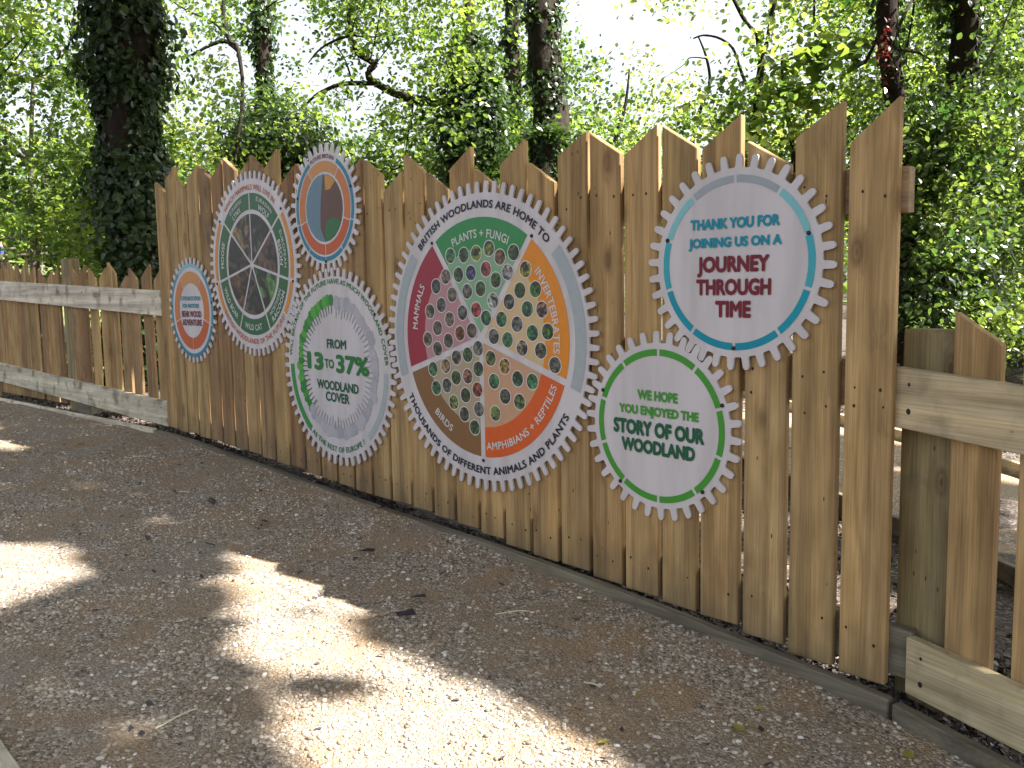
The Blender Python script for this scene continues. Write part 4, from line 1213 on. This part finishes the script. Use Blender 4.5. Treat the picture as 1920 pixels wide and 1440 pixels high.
def ivy_on(P, R, dens, off, gaps=0.0, seed=0, size=.085):
    """ivy leaves over a trunk polyline: clustered, more or less dense along its length"""
    r = np.random.default_rng(seed)
    P = np.asarray(P); R = np.asarray(R)
    L = np.concatenate([[0], np.cumsum(np.linalg.norm(np.diff(P, axis=0), axis=1))])
    n = int(dens * L[-1])
    t = r.uniform(0, L[-1], n); a = r.uniform(0, 2 * np.pi, n)
    keep = (np.sin(t * 5.1 + 2 * np.sin(a + seed)) + np.sin(t * 2.3 + a * 2 + seed) + r.normal(0, .6, n)) > gaps
    t, a = t[keep], a[keep]
    c = np.stack([np.interp(t, L, P[:, q]) for q in range(3)], -1); rad = np.interp(t, L, R)
    o_ = np.stack([np.cos(a), np.sin(a), 0 * a], -1)
    bulge = np.abs(r.normal(0, off, len(t))) * (1 + .8 * np.sin(t * 3.3 + seed))
    C = c + o_ * (rad * .95 + bulge)[:, None]
    return C, o_

def tree(name, label, cat, group, trunk_polys, bark, crown=None, ivy=None, loc=None, extra=None):
    P0 = trunk_polys[0][0] if trunk_polys else None
    base = np.array(loc if loc is not None else P0[np.argmin(P0[:, 2])])
    base[2] = float(gz(base[0]))
    e = empty(name, tuple(base)); tag(e, label, cat, group)
    if trunk_polys:
        link('trunk', tube(trunk_polys, 'trunk', seed=len(label)), bark, e, (0, 0, 0))
    if crown is not None:
        C, tint, ls, m = crown
        link('crown', leaves_mesh('crown', C, ls, tint=tint), m, e, (0, 0, 0))
    if ivy is not None:
        C, nrm, ls = ivy
        link('ivy', leaves_mesh('ivy', C, ls, nrm=nrm * .9 + np.array([0, 0, .35])), M_ivy, e, (0, 0, 0))
    if extra:
        for (nm, me, m) in extra: link(nm, me, m, e, (0, 0, 0))
    return e

def down_to_ground(P, R, flare=1.15):
    """continue a trunk straight down to the ground"""
    p = P[-1].copy(); g_ = float(gz(p[0])) - .1
    if p[2] > g_:
        q = p.copy(); q[2] = g_; h = (p + q) / 2
        P = np.vstack([P, h, q]); R = np.append(R, [R[-1] * 1.03, R[-1] * flare])
    return P, R

GRP = 'woodland trees beyond the fence'
# T1: big ivy-clad trunk on the left (with the ash-like crown C behind belonging to its own tree)
P, R = pxline([(226, -420), (228, -200), (229, -60), (231, 60), (237, 160), (243, 260), (250, 360), (257, 450), (264, 540)], 11.0, [125, 126, 124, 120, 108, 104, 98, 96, 100])
P, R = down_to_ground(P, R)
C, nr_ = ivy_on(P, R, 2600, .09, -1.1, 3, .09)
C2, nr2 = ivy_on(P[5:], R[5:] * 1.1, 900, .13, -.3, 5, .09)
tree('ivy_clad_tree', 'thick dark ivy clad trunk rising behind the left end of the tall fence', 'tree', GRP, [(P, R)], M_bark,
     ivy=(np.vstack([C, C2]), np.vstack([nr_, nr2]), .085))
# A: near foliage top left
P, R = pxline([(-330, -300), (-260, 0), (-220, 300), (-200, 520)], 12.5, [40, 44, 50, 56]); P, R = down_to_ground(P, R)
C, t_ = crown_from(clumps['A'], .10, 60, .22)
tree('maple_tree', 'leafy bright branch hanging into the top left corner', 'tree', GRP, [(P, R)] + branches_to(P, R, clumps['A'], .12, .025, 2), M_bark, (C, t_, .083, M_bright))
# B: understory at the left
P, R = pxline([(62, 150), (58, 300), (60, 400), (63, 450), (66, 490)], 15, [6, 9, 11, 13, 15]); P, R = down_to_ground(P, R)
P2, R2 = pxline([(105, 180), (82, 330), (78, 420), (72, 470), (66, 495)], 15, [4, 7, 8, 10, 12])
C, t_ = crown_from(clumps['B'], .1, 60, .27)
tree('hazel_shrub', 'multi stemmed green hazel behind the left picket fence', 'shrub', GRP, [(P, R), (P2, R2)] + branches_to(P, R, clumps['B'], .08, .02, 3), M_paleb, (C, t_, .083, M_leaf))
# C
P, R = pxline([(452, -160), (430, -60), (418, 20), (430, 75), (446, 92), (455, 180), (440, 300), (430, 420)], 16, [5, 6, 7, 8, 8, 7, 6, 6]); P, R = down_to_ground(P, R)
P2, R2 = pxline([(446, 95), (425, 78), (400, 82), (370, 98), (345, 110)], 16, [8, 8, 7, 5, 3])
C, t_ = crown_from(clumps['C'], .1, 58, .25)
tree('ash_tree', 'sunlit tree between the two ivy trunks on the left, crooked limb', 'tree', GRP, [(P, R), (P2, R2)] + branches_to(P, R, clumps['C'], .09, .022, 4), M_bark, (C, t_, .083, M_bright))
# D: second ivy trunk with bushy base
P, R = pxline([(478, -300), (486, -100), (490, 20), (494, 120), (502, 210), (512, 300), (516, 420)], 18, [30, 31, 32, 28, 30, 36, 44]); P, R = down_to_ground(P, R)
C, nr_ = ivy_on(P, R, 700, .07, -.4, 8, .1)
bush = rng.normal(0, 1, (14000, 3)) * np.array([.50, .50, .40]) + at(522, 285, 17.6)
nb = bush - at(520, 285, 17.6); nb /= np.linalg.norm(nb, axis=1)[:, None]
Cc, t_ = crown_from(clumps['D'], .11, 46, .26)
tree('ivy_clad_tree', 'slender ivy trunk swelling into a dark ivy bush behind the mammals cog sign', 'tree', GRP, [(P, R)] + branches_to(P, R, clumps['D'], .06, .022, 5), M_bark, (Cc, t_, .091, M_leaf),
     (np.vstack([C, bush]), np.vstack([nr_, nb]), .10))
# E: bent bare limb
P, R = pxline([(885, 190), (850, 188), (815, 190), (775, 186), (740, 175), (708, 158), (692, 146), (692, 132), (703, 122), (694, 114), (676, 105), (664, 88), (657, 60), (653, 20), (660, -60)], 14.5,
              [24, 20, 18, 17, 15, 13, 13, 12, 12, 10, 9, 8, 7, 6, 4])
P2, R2 = pxline([(700, 156), (645, 157), (608, 170), (588, 182), (573, 197)], 14.5, [9, 8, 7, 5, 3])
P3, R3 = pxline([(662, 66), (632, 74), (600, 92), (578, 118)], 14.5, [6, 5, 4, 2])
P4, R4 = pxline([(630, 85), (645, 108), (655, 135), (662, 158)], 14.5, [2, 3, 4, 5])
P5, R5 = pxline([(775, 186), (772, 215), (765, 255), (758, 300)], 14.5, [4, 4, 3, 2])
T_, TR = pxline([(874, -120), (880, 60), (884, 160), (884, 240), (880, 330), (878, 420)], 14.7, [14, 22, 34, 38, 40, 44]); T_, TR = down_to_ground(T_, TR)
Ci, ni = ivy_on(T_[1:], TR[1:], 2200, .14, -.6, 12, .1)
mass = rng.normal(0, 1, (6500, 3)) * np.array([.27, .27, .50]) + at(888, 245, 14.6)
nm_ = mass - at(888, 245, 14.6); nm_ /= np.linalg.norm(nm_, axis=1)[:, None]
Ci = np.vstack([Ci, mass]); ni = np.vstack([ni, nm_])
Cc, t_ = crown_from(clumps['E'], .095, 50, .22)
tree('oak_tree', 'oak with a long crooked bare limb reaching left above the woodland cover cog', 'tree', GRP, [(T_, TR), (P, R), (P2, R2), (P3, R3), (P4, R4), (P5, R5)] + branches_to(np.vstack([P, P2, P3]), None, clumps['E'], .10, .016, 6), M_bark,
     (Cc, t_, .079, M_leaf), (Ci, ni, .10))
# F: hedge behind the middle
P, R = pxline([(700, 330), (705, 420)], 18, [14, 18]); P, R = down_to_ground(P, R)
Cc, t_ = crown_from(clumps['F'], .12, 52, .30)
tree('tall_hedge', 'mid green hedge behind the fence top between bear cog and big cog', 'hedge', GRP, [(P, R)] + branches_to(P, R, clumps['F'], .08, .02, 7), M_bark, (Cc, t_, .100, M_leaf))
# G: two trunks in the middle
P, R = pxline([(958, -250), (960, -60), (961, 80), (962, 180), (962, 300), (960, 420)], 19, [24, 26, 28, 30, 32, 34]); P, R = down_to_ground(P, R)
P2, R2 = pxline([(961, 62), (948, 72), (936, 90), (922, 100), (906, 104)], 18.9, [14, 12, 10, 8, 5])
Cc, t_ = crown_from(clumps['G'], .12, 46, .28)
Ci, ni = ivy_on(P, R, 260, .05, .1, 15)
tree('ivy_clad_tree', 'thin straight trunk with a broken side limb, left of the thick middle trunk', 'tree', GRP, [(P, R), (P2, R2)] + branches_to(P, R, clumps['G'], .07, .02, 8), M_bark, (Cc, t_, .100, M_leaf), (Ci, ni, .1))
P, R = pxline([(1014, -300), (1016, -80), (1018, 40), (1024, 140), (1032, 230), (1034, 330), (1036, 430)], 15.5, [62, 64, 62, 60, 66, 74, 84]); P, R = down_to_ground(P, R)
Ci, ni = ivy_on(P, R, 1000, .05, -.1, 18)
tree('ivy_clad_tree', 'thick ivy covered trunk in the middle of the photo above the big cog sign', 'tree', GRP, [(P, R)], M_bark, ivy=(Ci, ni, .085))
P, R = pxline([(1024, 262), (1024, 310), (1024, 380), (1022, 450)], 12.5, [50, 56, 58, 60]); P, R = down_to_ground(P, R)
Ci, ni = ivy_on(P, R, 1500, .05, -1.5, 22)
cap = rng.normal(0, 1, (900, 3)) * np.array([.16, .16, .07]) + at(1024, 255, 12.5)
tree('ivy_stump', 'rounded ivy covered stump poking above the fence under the middle trunk', 'stump', GRP, [(P, R)], M_bark, ivy=(np.vstack([Ci, cap]), np.vstack([ni, np.tile([0, 0, 1.], (900, 1))]), .075))
# I: bright bushes under the open sky
P, R = pxline([(1180, 130), (1172, 200), (1150, 280), (1140, 400)], 15, [3, 6, 10, 14]); P, R = down_to_ground(P, R)
P2, R2 = pxline([(1310, 70), (1325, 110), (1330, 160), (1305, 230), (1290, 330)], 15, [3, 5, 6, 8, 10])
P3, R3 = pxline([(1300, 72), (1320, 66), (1350, 72), (1375, 92), (1388, 130), (1402, 165)], 15, [3, 4, 5, 5, 6, 7])
Cc, t_ = crown_from(clumps['I'], .10, 44, .23)
tree('sycamore_sapling', 'loose bright yellow green sapling under the open patch of sky', 'tree', GRP, [(P, R), (P2, R2), (P3, R3)] + branches_to(np.vstack([P, P2]), None, clumps['I'], .12, .014, 9), M_bark, (Cc, t_, .083, M_bright))
# J: thin forked tree + big leaved sapling
P, R = pxline([(1362, -30), (1388, 24), (1404, 48), (1418, 62), (1422, 82), (1427, 110), (1424, 150), (1420, 190), (1412, 240), (1405, 330)], 11.5, [6, 7, 7, 8, 9, 13, 14, 15, 16, 18]); P, R = down_to_ground(P, R)
P2, R2 = pxline([(1462, -20), (1448, 20), (1443, 50), (1438, 80), (1428, 105)], 11.5, [6, 9, 7, 8, 9])
P3, R3 = pxline([(1466, 108), (1468, 150), (1474, 200), (1486, 270), (1492, 360)], 11.0, [4, 6, 8, 9, 11])
Cc, t_ = crown_from(clumps['J'], .10, 46, .20)
bigC, bt = crown_from([(*at(u, v, 10.5), 2) for u, v in ((1510, 95), (1540, 85), (1570, 95), (1600, 90), (1460, 115), (1490, 130), (1530, 108), (1500, 170), (1455, 190), (1590, 110), (1550, 180))], .2, 9, .12)
tree('forked_tree', 'thin dark forked trunk with big leaved shoots behind the THANK YOU cog', 'tree', GRP, [(P, R), (P2, R2), (P3, R3)] + branches_to(np.vstack([P, P3]), None, clumps['J'], .12, .014, 10), M_bark, (Cc, t_, .083, M_bright),
     extra=[('large_leaves', leaves_mesh('large_leaves', bigC, .17, up=.8, tint=bt * .4 + .3), M_leaf)])
# K: trunk with red creeper
P, R = pxline([(1668, -300), (1668, -80), (1666, 20), (1668, 90), (1676, 160), (1690, 260), (1697, 420), (1694, 560)], 10.4, [36, 37, 38, 39, 37, 38, 39, 40]); P, R = down_to_ground(P, R)
Ci, ni = ivy_on(P[:5], R[:5], 350, .05, .4, 27)
cr_, cn = ivy_on(P[3:], R[3:], 300, .03, .3, 29)
cr_ = np.vstack([cr_, at(1660, 95, 10.2) + rng.normal(0, 1, (90, 3)) * np.array([.04, .05, .17])])
Cc, t_ = crown_from(clumps['K'], .10, 52, .24)
tree('creeper_tree', 'leaning trunk with red creeper behind the tallest right boards', 'tree', GRP, [(P, R)] + branches_to(P, R, clumps['K'], .08, .02, 11), M_bark, (Cc, t_, .083, M_leaf), (Ci, ni, .07),
     extra=[('red_creeper', leaves_mesh('red_creeper', cr_, .05), M_red)])
# T9
P, R = pxline([(1812, -300), (1812, -60), (1812, 60), (1808, 130), (1800, 220), (1800, 420)], 10.3, [50, 50, 50, 52, 56, 62]); P, R = down_to_ground(P, R)
Ci, ni = ivy_on(P, R, 700, .05, .1, 33)
tree('ivy_clad_tree', 'dark trunk rising out of the evergreen bush at the right', 'tree', GRP, [(P, R)], M_bark, ivy=(Ci, ni, .08))
# M, L
P, R = pxline([(1560, 330), (1560, 420)], 14, [10, 14]); P, R = down_to_ground(P, R)
Cc, t_ = crown_from(clumps['M'], .09, 56, .22)
tree('elder_shrub', 'green shrub seen between the tall boards at the right', 'shrub', GRP, [(P, R)] + branches_to(P, R, clumps['M'], .08, .016, 12), M_bark, (Cc, t_, .075, M_leaf))
P, R = pxline([(1830, 300), (1835, 450), (1838, 560)], 11.2, [14, 18, 24]); P, R = down_to_ground(P, R)
P2, R2 = pxline([(1740, 340), (1760, 450), (1790, 560)], 11.0, [6, 9, 12]); P2, R2 = down_to_ground(P2, R2)
Cc, t_ = crown_from([c for c in clumps['L'] if rng.uniform() < .78], .075, 62, .155)
tree('evergreen_bush', 'great dark glossy evergreen bush filling the right edge', 'bush', GRP, [(P, R), (P2, R2)] + branches_to(np.vstack([P, P2]), None, clumps['L'], .05, .014, 13), M_paleb, (Cc, t_, .065, M_dark))
P, R = pxline([(1868, 520), (1858, 545), (1853, 600), (1850, 680)], 10.2, [16, 26, 34, 40]); P, R = down_to_ground(P, R)
tree('tree_stump', 'broken dark stump before the old grey fence at the right edge', 'stump', GRP, [(P, R)], M_bark)

# far wood: one mass beyond everything
pts = []
for _q in range(1100):
    u = rng.uniform(-700, 2600); v = 475 - abs(rng.normal(0, 75))
    if 1060 < u < 1330 and v < 200: continue
    if 520 < u < 700 and 60 < v < 270: continue
    if u < 260 and v > 425: continue
    d = rng.uniform(26, 46)
    pts.append(at(u, v, d))
P = np.array(pts); cnt = 26
C = np.repeat(P, cnt, 0) + rng.normal(0, .8, (len(P) * cnt, 3))
tag(link('far_wood', leaves_mesh('far_wood', C, .32), M_leaf), 'far sunlit wood seen through gaps between the nearer trees', 'wood', None, 'stuff')

pts = np.array([at(rng.uniform(-260, 260), rng.uniform(432, 480), rng.normal(37, .8)) for _q in range(260)])
C = np.repeat(pts, 40, 0) + rng.normal(0, .3, (260 * 40, 3))
b_ = at(0, 486, 37)
tree('far_hedge', 'low dark hedge beyond the bright lawn at the far left', 'hedge', None, [(np.array([at(90, 440, 37), at(92, 470, 37), at(92, 500, 37)]), np.array([.08, .1, .14]))], M_bark, (C, rng.uniform(0, .4, len(C)), .22, M_dark), loc=b_)

# added unseen crown, cut so its shade leaves the sun patches open (its trunk stands out of the picture on the right)
n = 152000
gx = rng.uniform(-17, 4.5, n); gy = rng.uniform(-7, 4.0, n); h = rng.uniform(6.0, 9.5, n)
kp = shade_wanted(gx, gy) & ((gx > -9) | (gy < 1.6)); gx, gy, h = gx[kp], gy[kp], h[kp]
C = np.stack([gx, gy, gz(gx) + 0 * gx], -1) + SUN[None] * (h / SUN[2])[:, None]
tp = np.array([[3.2, 5.5, float(gz(3.2)) - .1], [3.1, 5.4, 3.0], [2.9, 5.2, 6.0], [1.8, 4.6, 8.5], [-.5, 4.0, 9.5]])
lims = [(tp, np.array([.34, .3, .27, .18, .08]))]
for tx, ty in ((-3, 3), (-7, 3.4), (-4, 1), (4, 1), (0, 0), (-1, 6)):
    lims.append((np.array([[2.9, 5.2, 6.0], [(2.9 + tx) / 2, (5.2 + ty) / 2, 8.2], [tx, ty, 8.6]]), np.array([.16, .11, .04])))
tree('added_shade_tree', 'tall tree just outside the frame whose crown shades the path', 'tree', None, [lims[0]] , M_bark, (C, rng.uniform(0, 1, len(C)), .17, M_leaf), loc=(3.2, 5.5, 0))

# ------------------------------------------------------------------ far details
# old grey board fence at the right edge
e = empty('grey_fence', (-4.3, 9.5, float(gz(-4.3)))); tag(e, 'old weathered grey board fence half hidden behind the stump at the right edge', 'fence')
p0 = at(1872, 545, 12.6); p1 = at(2120, 560, 11.6)
dirv = (p1 - p0)[:2]; Lf = np.linalg.norm(dirv); dirv /= Lf
k = 0.0
while k < Lf:
    w = .14; x_, y_ = p0[:2] + dirv * k; zb = float(gz(x_)) - .1; zt = p0[2] + random.uniform(-.02, .02)
    o = link('board', prism([(0, 0), (w - .008, 0), (w - .008, zt - zb), (0, zt - zb)], 0, .02, 'board', .002), M_oldgrey, e, (x_, y_, zb)); o.rotation_euler.z = math.atan2(dirv[1], dirv[0]); k += w
for hh in (.45, 1.0):
    x_, y_ = p0[:2]; zt = p0[2] - hh
    o = link('rail', prism([(0, 0), (Lf, 0), (Lf, .08), (0, .08)], -.04, -.002, 'rail', .002), M_oldgrey, e, (x_, y_, zt)); o.rotation_euler.z = math.atan2(dirv[1], dirv[0])
# small rustic fence far left, beyond the lawn
e = empty('rustic_fence', tuple(at(35, 490, 30))); tag(e, 'small rough post and rail fence far off at the left edge', 'fence')
for q, u in enumerate((-30, 12, 30, 48, 58, 76)):
    b_ = at(u, 492, 30); t_ = at(u + random.uniform(-2, 2), 458 + random.uniform(-3, 6), 30)
    link('post', tube([(np.array([b_ - np.array([0, 0, .6]), (b_ + t_) / 2, t_]), np.array([.07, .065, .055]))], 'post', 7), M_paleb, e, (0, 0, 0))
for v in (466, 478):
    link('rail', tube([(np.array([at(-45, v + 3, 29.9), at(20, v + 1, 29.9), at(90, v - 2, 29.9)]), np.array([.05, .05, .045]))], 'rail', 7), M_paleb, e, (0, 0, 0))
# person in blue at the very edge
def person():
    top = at(0, 447, 32); ft = np.array([top[0], top[1], top[2] - 1.70])
    e = empty('person', tuple(ft)); tag(e, 'person in a blue top and dark trousers at the far left edge', 'person')
    def skin(name, verts, edges, rad, m):
        me = bpy.data.meshes.new(name); me.from_pydata(verts, edges, []); o = link(name, me, m, e, tuple(ft))
        md = o.modifiers.new('skin', 'SKIN'); md.use_smooth_shade = True
        for q, r_ in enumerate(rad):
            me.skin_vertices[0].data[q].radius = (r_, r_ * .8) if not isinstance(r_, tuple) else r_
        me.skin_vertices[0].data[0].use_root = True
        sb = o.modifiers.new('sub', 'SUBSURF'); sb.levels = 2; sb.render_levels = 2
        return o
    V = [(0, 0, .92), (0, 0, 1.15), (0, 0, 1.38), (0, 0, 1.48), (0, 0, 1.57), (.01, -.01, 1.66), (.17, 0, 1.38), (.24, -.05, 1.12), (.26, -.2, .95), (-.17, 0, 1.38), (-.24, -.05, 1.12), (-.26, -.2, .95),
         (.09, 0, .88), (.1, -.02, .48), (.1, .03, .06), (.1, -.1, .03), (-.09, 0, .88), (-.1, .05, .48), (-.1, .12, .06), (-.1, 0, .03)]
    E_ = [(0, 1), (1, 2), (2, 3), (3, 4), (4, 5), (2, 6), (6, 7), (7, 8), (2, 9), (9, 10), (10, 11), (0, 12), (12, 13), (13, 14), (14, 15), (0, 16), (16, 17), (17, 18), (18, 19)]
    Rr = [.14, .14, .15, .06, .085, .085, .065, .045, .035, .065, .045, .035, .095, .065, .045, .04, .095, .065, .045, .04]
    skin('body', V, E_, Rr, plain('skin_tone', (.45, .27, .2), .6))
    skin('blue_top', [V[0], V[1], V[2], (.17, 0, 1.38), V[7], (-.17, 0, 1.38), V[10]], [(0, 1), (1, 2), (2, 3), (3, 4), (2, 5), (5, 6)], [.16, .165, .17, .085, .062, .085, .062], plain('blue_cloth', (.03, .06, .38), .8))
    skin('trousers', [V[0], V[12], V[13], V[14], V[16], V[17], V[18]], [(0, 1), (1, 2), (2, 3), (0, 4), (4, 5), (5, 6)], [.15, .11, .08, .06, .11, .08, .06], plain('dark_cloth', (.03, .03, .04), .8))
    skin('hair', [(0, .03, 1.66), (0, .02, 1.72)], [(0, 1)], [.09, .075], plain('brown_hair', (.16, .04, .03), .7))
person()
